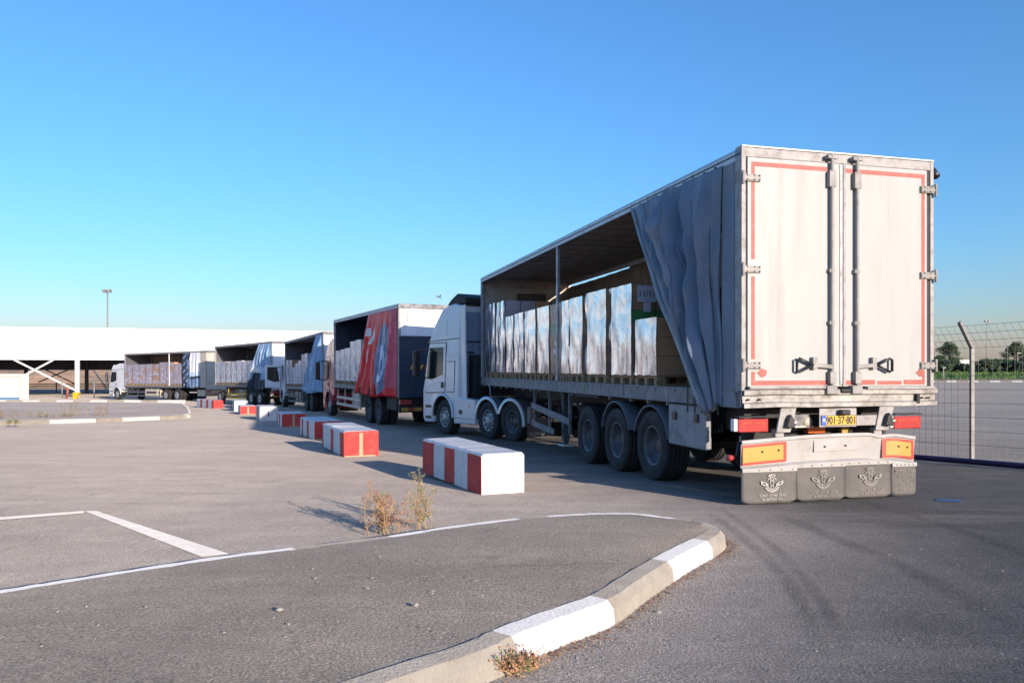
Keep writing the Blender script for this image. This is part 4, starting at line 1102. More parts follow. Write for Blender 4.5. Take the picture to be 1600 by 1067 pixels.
for a, b, c, d in ((-0.289, 0.179, 0.940, 0.945), (-0.289, 0.179, 1.05, 1.055), (-0.290, -0.285, 0.940, 1.055), (0.175, 0.180, 0.940, 1.055)): m.box(a, b, -0.046, -0.036, wz(c), wz(d), 2)
pl = m.build('number_plate', ['plate_yellow', 'plate_blue', 'ink'], T1)
m = MB(); text_mb(m, '901\u00b737\u00b7801', 0.118, rearT(-0.025, -0.0455, wz(0.957)), sx=0.76, bold=0.010); text_mb(m, '\u2721', 0.03, rearT(-0.255, -0.0455, wz(0.99)), 1); pt = m.build('plate_text', ['ink', 'white_wall'], pl)
m = MB(); m.box(-0.07, 0.05, -0.12, -0.04, wz(1.06), wz(1.12)); m.build('plate_lamp', 'blackplastic', T1, bevel=0.015)
m = MB(); m.box(-0.66, -0.33, 0.1, 0.14, wz(0.93), wz(1.06), 0); m.box(-0.66, -0.3, 0.09, 0.1, wz(0.91), wz(0.93), 1); m.tube([(-0.37, 0.09, wz(0.97)), (-0.37, 0.13, wz(0.97))], 0.06, 14, mi=1)
m.build('spare_hanger', ['rim_grey', 'beige_frame'], T1)
m = MB(); m.tube([(-0.60, 0.7, wz(0.80)), (0.15, 0.7, wz(0.80))], 0.11, 14); m.tube([(-0.62, 0.7, wz(0.80)), (-0.6, 0.7, wz(0.80))], 0.115, 14); m.build('air_tank', 'beige_frame', T1)
m = MB(); m.box(-0.22, 0.02, 0.3, 0.4, wz(0.82), wz(0.90), 0); m.build('fog_lamp', 'orange_lens', T1, bevel=0.01)
m = MB(); m.box(0.25, 0.36, 0.3, 0.36, wz(0.78), wz(0.90), 0); m.build('reversing_lamp', 'yellow_refl', T1, bevel=0.01)
# bent under-run bumper
def bend(u):      # 0..1 along the bumper: droop on the left, kicked in on the right
    z = 0.045 * u + 0.03 * math.sin(u * 3.1) - (0.05 * max(0, u - 0.8) / 0.2 if u > 0.8 else 0) + (0.03 * math.exp(-((u - 0.80) / 0.05) ** 2)) * -1
    y = -0.10 + 0.05 * math.exp(-((u - 0.8) / 0.07) ** 2) + 0.05 * u
    return y, z
BX0, BX1 = -h - 0.075, h - 0.34
def bump_fn(u, v):
    pr = [(0.02, wz(0.79)), (-0.04, wz(0.795)), (-0.05, wz(0.765)), (-0.03, wz(0.755)), (-0.015, wz(0.60)), (-0.01, wz(0.50)), (-0.055, wz(0.475)), (-0.055, wz(0.455)), (0.03, wz(0.45))]
    k = v * (len(pr) - 1); i = min(int(k), len(pr) - 2); t = k - i
    y = pr[i][0] * (1 - t) + pr[i + 1][0] * t; z = pr[i][1] * (1 - t) + pr[i + 1][1] * t
    by, bz = bend(u); x = BX0 + (BX1 - BX0) * u
    return (x, y + by, z + bz + 0.006 * noise.noise(Vector((x * 3, 0, z))))
m = MB(); m.grid(bump_fn, 80, 16, 0, False); bo = m.build('bumper', 'bumper', T1, solid=0.006)
m = MB(); m.box(BX1 - 0.01, BX1 + 0.01, -0.06, 0.16, wz(0.50), wz(0.79)); m.build('bumper_end', 'mudguard', bo)
def on_bumper(u0, u1, za, zb, off, mi, m, n=10):
    vs = []
    for i in range(n + 1):
        u = u0 + (u1 - u0) * i / n; by, bz = bend(u)
        x = BX0 + (BX1 - BX0) * u
        for z in (za, zb): vs.append((x, by - 0.034 - off, wz(z) + bz))
    m.add(vs, [(2 * i, 2 * i + 2, 2 * i + 3, 2 * i + 1) for i in range(n)], mi)
for u0, u1 in ((0.004, 0.245), (0.815, 0.992)):
    m = MB(); on_bumper(u0, u1, 0.52, 0.745, 0.004, 0, m); on_bumper(u0 + (0.002 if u0 < .1 else 0.02), u1 - 0.018, 0.55, 0.715, 0.007, 1, m)
    m.build('reflector_board', ['red_refl', 'yellow_refl'], bo)
m = MB(); on_bumper(0.40, 0.66, 0.60, 0.73, 0.003, 0, m); m.build('patch_plate', 'bumper', bo)
m = MB()
for u in (0.11, 0.2, 0.46, 0.58, 0.9, 0.95):
    by, bz = bend(u); x = BX0 + (BX1 - BX0) * u; z = wz(0.655) + bz; m.tube([(x, by - 0.04, z), (x, by - 0.05, z)], 0.012, 6)
m.build('bumper_bolt', 'black', bo)
m = MB(); m.tube([(-h - 0.02, 0.0, wz(0.60)), (-h - 0.12, -0.01, wz(0.60))], 0.018, 8, 0); m.tube([(-h - 0.11, -0.01, wz(0.60)), (-h - 0.17, -0.01, wz(0.60))], [0.03, 0.038], 10, 1); m.tube([(-h - .02, 0, wz(.5)), (-h - .05, 0, wz(.62)), (-h - .02, 0.0, wz(.78))], 0.02, 8, 0)
m.build('side_marker', ['blackplastic', 'red_lens'], T1)
# mud flaps
FL = [(0.0, 0.325), (0.335, 0.632), (0.638, 0.958 - .01), (0.958, 1.0)]
FX = [(-h - 0.07, -h + 0.62, 0), (-h + 0.626, -h + 1.27, 0), (-h + 1.276, -h + 1.92, 0), (-h + 1.926, -h + 2.27, 1)]
for fi, (xa, xb, kd) in enumerate(FX):
    uc = ((xa + xb) / 2 - BX0) / (BX1 - BX0); by, bz = bend(min(1, uc))
    ztop = wz(0.46) + bz; zbot = gloc(T1, (xa + xb) / 2, -0.1) + 0.025 + 0.006 * fi
    yb = by - 0.03
    def ff(u, v, xa=xa, xb=xb, ztop=ztop, zbot=zbot, yb=yb, fi=fi):
        x = xa + (xb - xa) * u; e = max(0, abs(u - 0.5) * 2 - 0.75) / 0.25
        c = 1 - 0.02 * max(0, v - 0.93) / 0.07
        x = (xa + xb) / 2 + (x - (xa + xb) / 2) * c
        return (x, yb + 0.02 * e * v - 0.015 * v + 0.012 * noise.noise(Vector((x * 4, v * 2, fi))), ztop + (zbot - ztop) * v + (0.02 * e if v > 0.97 else 0))
    m = MB(); m.grid(ff, 16, 12); fo = m.build('mud_flap', 'flap', T1, solid=0.012)
    m = MB(); m.box(xa, xb, yb - 0.028, yb - 0.012, ztop - 0.035, ztop + 0.012, 0)
    for q in range(5): m.tube([(xa + 0.06 + q * (xb - xa - .12) / 4, yb - 0.034, ztop - 0.012), (xa + 0.06 + q * (xb - xa - .12) / 4, yb - 0.027, ztop - 0.012)], 0.008, 6, 1)
    m.build('flap_strip', ['bumper', 'black'], fo, bevel=0.003)
    m = MB(); xc = (xa + xb) / 2 + 0.02 * (0 if kd else 1); H = ztop - zbot; yt = yb - 0.034
    for q in (xa + 0.10, xb - 0.08): m.box(q - .003, q + .003, yt + 0.014, yt + 0.018, zbot + .03, ztop - 0.06)
    ink = MB()
    if not kd:
        zc = zbot + H * 0.58; rr = H * 0.20
        T = rearT(xc, yt, zc)
        def ring(r0, r1, a0, a1, n=28, mod=None):
            vs = []; fs = []
            for k in range(n + 1):
                a = a0 + (a1 - a0) * k / n
                vs += [(r0 * math.cos(a), r0 * math.sin(a), 0), (r1 * math.cos(a), r1 * math.sin(a), 0)]
            for k in range(n):
                if mod and k % mod == 0: continue
                fs.append((2 * k, 2 * k + 2, 2 * k + 3, 2 * k + 1))
            ink.add(vs, fs, 0, False, T)
        ring(rr * 0.80, rr * 0.90, R(35), R(145)); ring(rr * 1.0, rr * 1.32, R(205), R(335), 34, 3); ring(rr * 1.06, rr * 1.34, R(60), R(120), 14, 3); ring(rr * .78, rr * .9, R(200), R(340))
        for s in (-1, 1):   # the two mirrored side shapes
            o1 = [(s * rr * .55, -rr * .25), (s * rr * .95, rr * .1), (s * rr * 1.85, rr * .38), (s * rr * 1.8, -rr * .08), (s * rr * 1.2, -rr * .35)]
            i1 = [(s * rr * .95, -rr * .16), (s * rr * 1.1, rr * .02), (s * rr * 1.6, rr * .17), (s * rr * 1.58, -rr * .0), (s * rr * 1.2, -rr * .2)]
            vs = [(a, b, 0) for a, b in o1] + [(a, b, 0) for a, b in i1]
            ink.add(vs, [(k, (k + 1) % 5, 5 + (k + 1) % 5, 5 + k) for k in range(5)], 0, False, T)
        text_mb(ink, 'M', rr * 0.95, T @ Matrix.Translation((0, rr * 0.02, 0))); text_mb(ink, 'H', rr * 0.80, T @ Matrix.Translation((0, -rr * 0.62, 0)))
        text_mb(ink, '\u05e8\u05db\u05de\u05d4 \u05df\u05d5\u05dc\u05d9\u05e9 .\u05de.\u05d8', H * 0.105, rearT(xc, yt, zbot + H * 0.20), sx=1.25)
        text_mb(ink, '04-8077551 \'\u05dc\u05d8', H * 0.085, rearT(xc, yt, zbot + H * 0.09), sx=1.2)
    else:
        for q, (tx, sz) in enumerate((('\u05ea\u05d5\u05e8\u05d7\u05e1\u05de \u05ea\u05dc\u05d1\u05d5\u05d4', .13), ('\u05dd\u05d9\u05e8\u05e8\u05d2\u05e0\u05d5 \u05dd\u05d9\u05dc\u05d5\u05db\u05de', .10), ('\u05d1"\u05d9\u05e8', .08), ('\u05de"\u05e2\u05d1 \u05df\u05d5\u05dc\u05d9\u05e9', .12), ('04-8077551', .10))):
            text_mb(ink, tx, H * sz, rearT(xc + 0.01, yt, ztop - 0.10 - q * H * 0.145), sx=0.9)
    ink.build('flap_print', 'flap_ink' if fi == 0 else 'flap_ink_worn', fo)
# running gear
for y in (2.45, 3.76, 5.07): axle(T1, y, TW, 0.5, 0.385, 'dish', 'rim_grey')
zw = gloc(T1, -1.1, 3.0) + 0.5
for y, a0, a1 in ((2.45, 0.30, math.pi - 0.25), (3.76, 0.25, math.pi - 0.30), (5.07, 0.9, math.pi - 0.9)):
    if y < 5:
        for s in (-1, 1):
            xa, xb = sorted((s * (h - 0.02), s * (h - 0.46)))
            fender(T1, xa, xb, y, zw, 0.565, a0, a1, 'mudguard', 0.025)
m = MB(); m.box(-h + 0.02, h - 0.02, 4.62, 5.6, wz(1.10), wz(1.135)); m.build('spray_cover', 'black', T1)
for y in (2.45, 3.76, 5.07):
    for s in (-.42, .42): m = MB(); m.bar((s, y - 0.1, wz(0.9)), (s, y + 0.55, wz(0.62)), 0.09, 0.14); m.tube([(s, y, wz(0.6)), (s, y, wz(0.9))], 0.11, 10); m.build('suspension_arm', 'black', T1)
for s in (-1, 1):
    m = MB(); xa, xb = sorted((s * (h - 0.02), s * (h - 0.10)))
    m.box(xa, xb, 0.83, 1.86, wz(0.585), wz(1.125)); tb = m.build('toolbox', 'toolbox', T1, bevel=0.02)
    xo = s * (h - 0.015)
    for y in (1.06, 1.66): MB().box(*sorted((xo, xo + s * 0.02)), y - 0.05, y + 0.05, wz(0.92), wz(1.02)).build('latch', 'blackplastic', tb, bevel=0.006)
m = MB(); m.box(-h + 0.25, h - 0.4, 0.35, 0.75, wz(0.86), wz(1.12)); m.box(-h + 0.3, h - .3, 0.45, 0.5, wz(0.70), wz(0.86)); m.build('cross_member', 'black', T1)
MB().box(-h + 0.35, -h + 0.75, 0.55, 0.62, wz(0.62), wz(0.78)).build('bracket_plate', 'beige_frame', T1); MB().box(-h + 0.3, -h + 0.55, 0.5, 0.55, wz(0.93), wz(0.98)).build('bracket_plate', 'beige_frame', T1)
# side guard rails and landing legs
for s in (-1, 1):
    x = s * (h - 0.06)
    m = MB(); m.bar((x, 6.05, wz(0.60)), (x, 8.55, wz(0.80)), 0.03, 0.13); m.bar((x, 7.0, wz(0.34)), (x, 8.5, wz(0.42)), 0.03, 0.12)
    for y in (6.1, 7.35, 8.4): m.bar((x - s * .03, y, wz(0.35)), (x - s * .03, y, wz(1.14)), 0.04, 0.05)
    m.build('side_guard', 'rail', T1)
    m = MB(); xl = s * (h - 0.42); zg_ = gloc(T1, xl, 9.0) + 0.32
    m.box(xl - 0.07, xl + 0.07, 7.25, 7.39, zg_, wz(1.13)); m.box(xl - .05, xl + .05, 7.27, 7.37, zg_ - 0.1, zg_); m.box(xl - 0.12, xl + 0.12, 7.17, 7.47, zg_ - 0.13, zg_ - 0.09, 1); m.build('landing_leg', ['mudguard', 'white_wall'], T1, bevel=0.01)
m = MB(); m.bar((-h + .42, 7.4, wz(0.6)), (h - .42, 7.4, wz(0.6)), 0.05, 0.05); m.bar((-.4, 7.4, wz(0.6)), (-.4, 8.6, wz(1.1)), 0.05, 0.05); m.build('leg_brace', 'mudguard', T1)
for s in (-1, 1): MB().tube([(s * 0.6, 5.9, wz(0.75)), (s * 0.6, 6.9, wz(0.75))], 0.17, 14).build('reservoir', 'black', T1)
m = MB()
for k in range(4):
    y = 6.6 + k * 0.7
    m.tube([(-h + 0.3, y, wz(1.15)), (-h + 0.28, y + .1, wz(0.95)), (-h + 0.35, y + .05, wz(0.7)), (-h + 0.4, y + .3, wz(0.5))], 0.012, 6)
m.build('air_hose', 'black', T1)
# curtain with its hanging straps
curtain(T1, TW, -1, ZT - 0.13, ZR - 0.02, (2.93, 0.40), (0.80, 0.40), 5.2, 0.13, 0.05, ['curtain'], name='side_curtain', deep=True)
for k in range(9):
    y = 0.55 + k * 0.27; MB().box(-h - 0.01, -h + 0.005, y, y + 0.03, ZT - 0.20, ZT - 0.10).build('curtain_runner', 'black', T1)
for k in range(5):
    y = 0.46 + 0.17 * k
    MB().box(-h - 0.022 - 0.01 * k, -h - 0.016 - 0.01 * k, y, y + 0.035, ZR - 0.10, ZR + 0.22).build('curtain_strap', 'black', T1)
m = MB(); m.tube([(-h - .02, 0.75, ZR + .05), (-h - .06, 0.72, ZR - .1), (-h - .05, 0.62, ZR + .1)], 0.02, 6); m.build('strap', 'curtain', T1)
m = MB(); m.tube([(-h - 0.012, 12.2, ZR + .1), (-h - .03, 12.25, ZR + .02), (-h - 0.02, 12.1, ZR - 0.10), (-h - .05, 12.0, ZR - 0.22), (-h - .02, 11.95, ZR - .3)], 0.008, 6); m.build('loose_cord', 'paper', T1)
m = MB(); m.box(-h - 0.008, -h - 0.0065, 5.05, 5.14, ZR + 0.05, ZR + 0.16); m.build('green_mark', 'green', T1)

# cargo on trailer 1
B1 = root_mat(T1)
def LT(x, y, z, a=0.0): return B1 @ Matrix.Translation((x, y, z)) @ Matrix.Rotation(a, 4, 'Z')
ztop_w = 1.352
LX = -h + 0.63
S1 = [  # y0, y1, top world z, film, carton mats, tiers, descriptor
    (2.27, 3.03, 2.31, 'film', ('carton', 'carton'), 3, 'low three-tier brown load beside the drawn grey curtain'),
    (3.13, 3.98, 2.87, 'film', ('carton_dark', 'carton_green'), 7, 'tall load carrying the white 11/17 sheet'),
    (4.18, 5.07, 2.89, 'film', ('carton', 'carton_dark'), 6, 'tall shiny load next forward of the one with the 11/17 sheet'),
    (5.27, 5.98, 2.87, 'film', ('carton', 'carton_dark'), 6, 'shiny load, second forward of the one with the 11/17 sheet'),
    (6.03, 6.42, 2.86, 'film', ('carton_white', 'carton'), 6, 'narrow shiny load just behind the grey roof post'),
    (6.47, 7.18, 2.85, 'film_clear', ('carton_dark', 'carton_green'), 7, 'dull dark load with green print, just forward of the grey roof post'),
    (7.22, 8.08, 2.85, 'film', ('carton', 'carton_white'), 6, 'wide shiny load forward of the dull green-printed one'),
    (8.19, 9.04, 2.845, 'film', ('carton', 'carton_lilac'), 6, 'pinkish shiny load, second forward of the dull green-printed one'),
    (9.10, 9.95, 2.845, 'film', ('carton_white', 'carton_lilac'), 6, 'bluish shiny load, third forward of the dull green-printed one'),
    (10.0, 10.72, 2.83, 'film', ('carton', 'carton_lilac'), 6, 'shiny load touching the taller pair at the trailer front'),
    (10.78, 11.75, 3.25, 'film', ('carton_lilac', 'carton'), 7, 'rear one of the two tallest loads at the trailer front'),
    (11.82, 12.9, 3.27, 'film', ('carton_lilac', 'carton_white'), 7, 'foremost tallest load, touching the beige bulkhead'),
]
for i, (a, b, zt_, fm, cm, tr, lab) in enumerate(S1):
    yc = (a + b) / 2; l = b - a
    place_pallet(LT(LX - 0.0, yc, ZF), 'pallet under the ' + lab, 'pallets on the near trailer', l / 0.82)
    pat = (lambda t, i_, j, rnd: 1 if t == 4 else 0) if 'green' in cm[1] else None
    ld = place_load(LT(LX, yc, ZF + 0.146, R(random.uniform(-.6, .6))), 1.16, l, wz(zt_) - ZF - 0.146, lab[:1].upper() * 0 + lab, 'wrapped loads on the near trailer', tr, 3 if i != 0 else 2, 2, cm, fm, i + 3, pattern=pat, labels=3 if i else 0)
    if i == 1:   # the paper sheets taped on its rear face
        H = wz(zt_) - ZF - 0.146; yf = -l / 2 - 0.06
        yf = -l / 2 - 0.012
        for q in ((-0.40, -0.28, H - 0.42, H - 0.275), (-0.175, -0.08, H - 0.22, H - 0.10), (-0.42, -0.28, H - 0.70, H - 0.54), (0.0, 0.11, H - 0.66, H - 0.58), (0.22, 0.33, H - 0.44, H - 0.32)):
            MB().box(q[0], q[1], yf - .003, yf, q[2], q[3]).build('taped_note', 'paper', ld)
        so_ = MB().box(-0.50, -0.18, yf - .004, yf, H - 0.27, H - 0.02).build('paper_sheet', 'paper', ld)
        tx = MB(); text_mb(tx, '11/17', 0.13, rearT(-0.34, yf - 0.0055, H - 0.19)); tx.build('sheet_text', 'ink', so_)
# loads of the far row that show above the near one
for i, (yc, zt_, lab) in enumerate(((12.35, 3.30, 'brown cartons of the far row touching the beige bulkhead'), (11.3, 3.28, 'brown cartons of the far row, second from the beige bulkhead'), (9.9, 3.12, 'brown cartons of the far row seen above the lower shiny loads'),
                                     (2.65, 2.29, 'low brown carton load of the far row beside the drawn curtain'), (3.56, 2.86, 'dark tall load of the far row beside the 11/17 load'))):
    place_pallet(LT(0.66, yc, ZF), 'pallet of the far row under ' + ('the beige bulkhead end', 'the second brown stack', 'the brown stack above the shiny loads', 'the low brown load', 'the dark tall load')[i], 'pallets on the near trailer')
    place_load(LT(0.66, yc, ZF + 0.146), 1.16, 0.86, wz(zt_) - ZF - 0.146, lab, 'wrapped loads on the near trailer', 5, 2, 2, ('carton', 'carton'), 'film_clear', 40 + i, labels=4)

# ------------------------------------------------------------------ tractor of the near trailer
th = 33.0
tr_root = Vector((-0.035 + 1.2 * math.cos(R(th)), 19.66 + 1.2 * math.sin(R(th)), 0)); tr_root.z = gz(tr_root.x, tr_root.y)
TR = thing('truck_tractor', 'white truck tractor turned left in front of the near trailer', 'truck', tr_root, R(th), 'cargo vehicles queued in line')
W = 2.42
zc = gloc(TR, 0, 3.55)
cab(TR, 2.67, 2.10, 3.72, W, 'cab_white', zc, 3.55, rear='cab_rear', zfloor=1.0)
m = MB()
for s in (-.40, .40): m.box(s - 0.05, s + 0.05, -0.95, 4.4, 0.62, 0.88)
m.box(-0.5, 0.5, -0.5, 0.55, 0.89, 1.0); m.tube([(0, 0, 0.98), (0, 0, 1.06)], 0.48, 20); m.build('chassis_frame', 'black', TR, bevel=0.01)
axle(TR, 0.0, W, 0.5, 0.30, 'dish', 'rim_grey', dual=False)
axle(TR, 1.15, W, 0.49, 0.315, 'alu', 'rim_alu')
axle(TR, 3.55, W, 0.5, 0.315, 'alu', 'rim_alu')
hh = W / 2
for s in (-1, 1):
    z = 0.47
    for y, a0, a1 in ((1.15, 0.30, math.pi - 0.05), (0.0, 0.05, math.pi - 0.5)):
        a0, a1 = (a0, a1)
        xa, xb = sorted((s * (hh + 0.01), s * (hh - 0.05)))
        # lathe angle 0 points forward (+y)
        f0, f1 = ((0.0, math.pi - 0.35) if y > 1 else (0.35, math.pi + 0.1))
        fender(TR, xa, xb, y, z, 0.545, f0, f1, 'cab_white', 0.075, 'mudguard_edge')
        xa, xb = sorted((s * (hh - 0.05), s * (hh - 0.55)))
        fender(TR, xa, xb, y, z, 0.56, f0, f1, 'mudguard', 0.04, 'mudguard')
    # side skirt with steps and tank
    m = MB(); xa, xb = sorted((s * (hh - 0.0), s * (hh - 0.35)))
    m.prism([(1.74, 0.32), (2.92, 0.28), (2.92, 0.86), (2.86, 1.02), (1.74, 0.98)], 'x', xa, xb); sk = m.build('side_skirt', 'cab_white', TR, bevel=0.03)
    m = MB(); xo = s * (hh + 0.003)
    m.box(*sorted((xo, xo - s * .02)), 2.42, 2.62, 0.56, 0.68, 0); m.box(*sorted((xo, xo - s * .02)), 2.02, 2.08, 0.76, 0.82, 1); m.box(*sorted((xo, xo - s * .02)), 1.8, 2.88, 0.44, 0.452, 0)
    m.build('skirt_badge', ['blackplastic', 'orange_lens'], sk)
    # fixed fin behind the cab side
    m = MB(); xa, xb = sorted((s * (hh * .93 + 0.0), s * (hh * .93 - 0.05)))
    m.prism([(2.36, zc + 1.05), (2.74, zc + 1.0), (2.74, zc + 3.62), (2.44, zc + 3.66)], 'x', xa, xb); m.build('side_deflector', 'cab_white', TR, bevel=0.02)
m = MB(); m.prism([(2.72, zc + 3.68), (2.52, zc + 3.70), (2.50, zc + 3.86), (3.0, zc + 4.0), (3.35, zc + 3.86), (3.6, zc + 3.70)], 'x', -1.05, 1.05); m.build('roof_deflector', 'black', TR, bevel=0.03)
m = MB(); m.box(-0.9, -0.55, 2.3, 2.6, 0.9, 2.2); m.tube([(0.8, 2.45, 0.9), (0.8, 2.45, 2.6)], 0.12, 12); m.box(-1.0, 1.0, 1.9, 2.6, 0.88, 1.0); m.build('rear_equipment', 'black', TR, bevel=0.02)
m = MB()
for k in range(5):
    pts = []
    for j in range(14):
        t = j / 13; pts.append((-0.35 + 0.13 * k + .04 * math.sin(j * 2.2), 2.5 - 1.3 * t, 1.9 - 0.75 * math.sin(math.pi * t) + 0.04 * math.cos(j * 3)))
    m.tube(pts, 0.014, 6)
m.build('air_hose', 'black', TR)
m = MB(); m.box(-hh + 0.04, -hh + 0.62, -0.72, -0.70, 0.16, 0.62); fl = m.build('mud_flap', 'blackplastic', TR)
m = MB(); text_mb(m, 'SCANIA', 0.115, rearT(-hh + 0.32, -0.7215, 0.20), sx=1.2); m.build('flap_print', 'flap_ink', fl)
m = MB(); text_mb(m, 'R', 0.001, rearT(0, 0, 0)) if False else None
m = MB(); m.box(-hh + 0.02, -hh + 0.16, -0.86, -0.72, 0.50, 0.90, 0); m.tube([(-hh + 0.09, -0.87, 0.56), (-hh + 0.09, -0.86, 0.56)], 0.06, 10, 1); m.tube([(-hh + 0.09, -0.87, 0.78), (-hh + 0.09, -0.86, 0.78)], 0.06, 10, 1); m.build('tail_lamp', ['rim_grey', 'red_lens'], TR, bevel=0.01)

# ------------------------------------------------------------------ rigid trucks
def rigid(name, label, cat, X, Y, th, W, L, zt, zf, zrb, pitch_ground, **k):
    rp = rootpos(X, Y, th, W); e = rp + Vector((-math.sin(R(th)), math.cos(R(th)), 0)) * L
    pitch = math.atan((gz(e.x, e.y) - rp.z) / L) if pitch_ground else 0.0
    r = thing(name, label, cat, rp, R(th), 'cargo vehicles queued in line', pitch)
    box_body(r, W, L, zf, zt, zrb, **k)
    return r
def rear_panel(r, W, zrb, zf, zt, upper, lower, zs):
    h = W / 2
    m = MB(); m.box(-h, h, -0.03, 0.06, zt - 0.16, zt - 0.005, 1); m.box(-h, -h + 0.08, -0.03, 0.1, zrb, zt - 0.16); m.box(h - 0.08, h, -0.03, 0.1, zrb, zt - 0.16); m.build('rear_frame', ['frame_white', 'rim_grey'], r, bevel=0.008)
    m = MB(); m.box(-h + 0.08, h - 0.08, 0.0, 0.05, zs + 0.02, zt - 0.16); m.box(-h + 0.08, h - 0.08, -0.015, 0.0, zs + 0.5, zs + 0.53); m.build('rear_shutter', upper, r)
    m = MB(); m.box(-h + 0.02, h - 0.02, -0.09, -0.032, zrb, zs); m.box(-h + .02, h - .02, -0.10, -0.09, zs - 0.08, zs - .03); tl = m.build('tail_lift', lower, r, bevel=0.01)
    return tl
def under_lights(r, W, z, seed=0):
    h = W / 2
    m = MB(); m.box(-h + 0.05, h - 0.05, -0.02, 0.06, z - 0.22, z - 0.10, 0)
    n = 10
    for k in range(n): m.box(-h + 0.1 + k * (W - .2) / n, -h + 0.1 + (k + 1) * (W - .2) / n, -0.024, -0.019, z - 0.215, z - 0.105, 1 + k % 2)
    m.build('bumper_bar', ['black', 'yellow_refl', 'red_refl'], r)
    for s in (-1, 1):
        m = MB(); m.box(*sorted((s * (h - 0.05), s * (h - 0.45))), -0.04, 0.05, z, z + 0.15); m.build('tail_lamp', 'red_lens', r, bevel=0.01)
    m = MB(); m.box(-0.26, 0.26, -0.03, -0.02, z + 0.0, z + 0.11); m.build('number_plate', 'plate_yellow', r)

# truck 4 in the picture: red cab, red curtains
RW, RL = 2.5, 9.8
T4 = rigid('box_truck', 'red-cabbed truck with bright red curtains printed with a big grey tyre', 'truck', -3.70, 25.7, 24.8, RW, RL, 4.07, 1.30, 1.14, False, head='navy', inner='navy', ceiling='navy')
tl = rear_panel(T4, RW, 1.0, 1.3, 4.07, 'white_print', 'navy', 3.0)
m = MB()
for k in range(5):
    x = -RW / 2 + 0.35 + k * 0.16; m.prism([(x, 1.93), (x + 0.10, 1.93), (x + 0.18, 2.08), (x + 0.08, 2.08)], 'y', -0.104, -0.099, k % 2)
m.build('hazard_stripe', ['yellow_refl', 'red_refl'], tl)
m = MB(); m.box(-RW / 2 + 0.3, -RW / 2 + 0.36, -0.05, -0.01, 3.5, 3.75); m.build('shutter_handle', 'beige_frame', T4)
under_lights(T4, RW, 0.78)
def red_mf(u, v):
    q = ((u - 0.64) / 0.17) ** 2 + ((v - 0.55) / 0.43) ** 2
    if q < 1:
        if ((u - 0.65) / 0.07) ** 2 + ((v - 0.62) / 0.22) ** 2 < 1: return 1 if ((u - 0.67) / 0.03) ** 2 + ((v - 0.64) / 0.12) ** 2 < 1 else 2
        return 1
    if 0.10 < u < 0.26 and 0.17 < v < 0.27 and (u - 0.1) * 0.8 < (v - .12): return 3
    if 0.14 < u < 0.30 and 0.34 < v < 0.385: return 3
    if 0.26 < u < 0.34 and 0.16 < v < 0.34 + 0.0 and abs(u - 0.36 + (v - .14) * 0.35) < 0.022: return 3
    if 0.17 < u < 0.27 and 0.44 < v < 0.60: return 3
    if u > 0.80 and v < 0.9: return 4
    return 0
M['red_faded'] = pbr('faded_red_curtain', (0.70, 0.08, 0.13), 0.5, var=0.15, dirt=(0.3, 0.12, 0.15), dirt_amt=0.4)
curtain(T4, RW, -1, 4.07 - 0.14, 0.98, (3.75, 0.12), (5.2, 0.12), 5, 0.02, 0.09, ['red_curtain', 'blue_print', 'pale_print', 'white_print', 'red_faded'], red_mf, hem=False)
for y in (4.4, 3.0, 2.2): MB().box(-RW / 2 - 0.20, -RW / 2 - 0.16, y, y + 0.06, 1.0, 1.25).build('curtain_buckle', 'black', T4)
for y in (2.6, 3.95): axle(T4, y, RW, 0.5, 0.29, 'dish', 'rim_grey', dual=True)
zcab = gloc(T4, 0, 11.0)
cab(T4, RL + 0.15, 2.25, 3.5, 2.42, 'cab_red', zcab, 10.95, rear='cab_red')
axle(T4, 10.95, 2.45, 0.5, 0.315, 'alu', 'rim_alu')
strut_set(T4, RW, 5.2, 9.4, 0.45, 'beige_frame', 4)
m = MB(); m.box(-RW / 2 + 0.1, -RW / 2 + 0.6, 5.6, 6.7, 0.45, 1.05); m.build('fuel_tank', 'alu', T4, bevel=0.06)
m = MB(); m.box(-RW / 2 + 0.1, -RW / 2 + 0.5, 0.5, 1.7, 0.55, 1.0); m.box(-RW / 2 + .1, RW / 2 - .1, 0.2, 0.4, 0.5, 1.0); m.build('lift_gear', 'black', T4, bevel=0.03)

# truck 3: white cab with an open door, pale blue curtains
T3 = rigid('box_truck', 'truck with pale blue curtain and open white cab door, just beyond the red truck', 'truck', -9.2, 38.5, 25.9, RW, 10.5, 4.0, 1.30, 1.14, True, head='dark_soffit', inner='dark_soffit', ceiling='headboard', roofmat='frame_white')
rear_panel(T3, RW, 1.0, 1.30, 4.0, 'white_print', 'frame_white', 1.6); under_lights(T3, RW, 0.78)
curtain(T3, RW, -1, 4.0 - 0.14, 1.0, (1.4, 0.12), (3.8, 0.12), 6, 0.05, 0.16, ['blue_curtain', 'pale_print', 'blue_print'], lambda u, v: 1 if 0.25 < u < 0.4 or (0.6 < u < 0.66) else (2 if 0.45 < u < 0.5 else 0), hem=False)
for y in (2.95, 4.3): axle(T3, y, RW, 0.5, 0.29, 'dish', 'rim_grey', dual=True)
cab(T3, 10.62, 1.85, 3.15, 2.42, 'cab_white', gloc(T3, 0, 11.5), 11.55, open_door=True)
axle(T3, 11.55, 2.45, 0.5, 0.315, 'alu', 'rim_alu')
strut_set(T3, RW, 5.1, 9.6, 0.45, 'mudguard', 4)
m = MB(); m.box(-RW / 2 + 0.1, -RW / 2 + 0.6, 6.2, 7.6, 0.45, 1.02); m.build('fuel_tank', 'galv', T3, bevel=0.06)

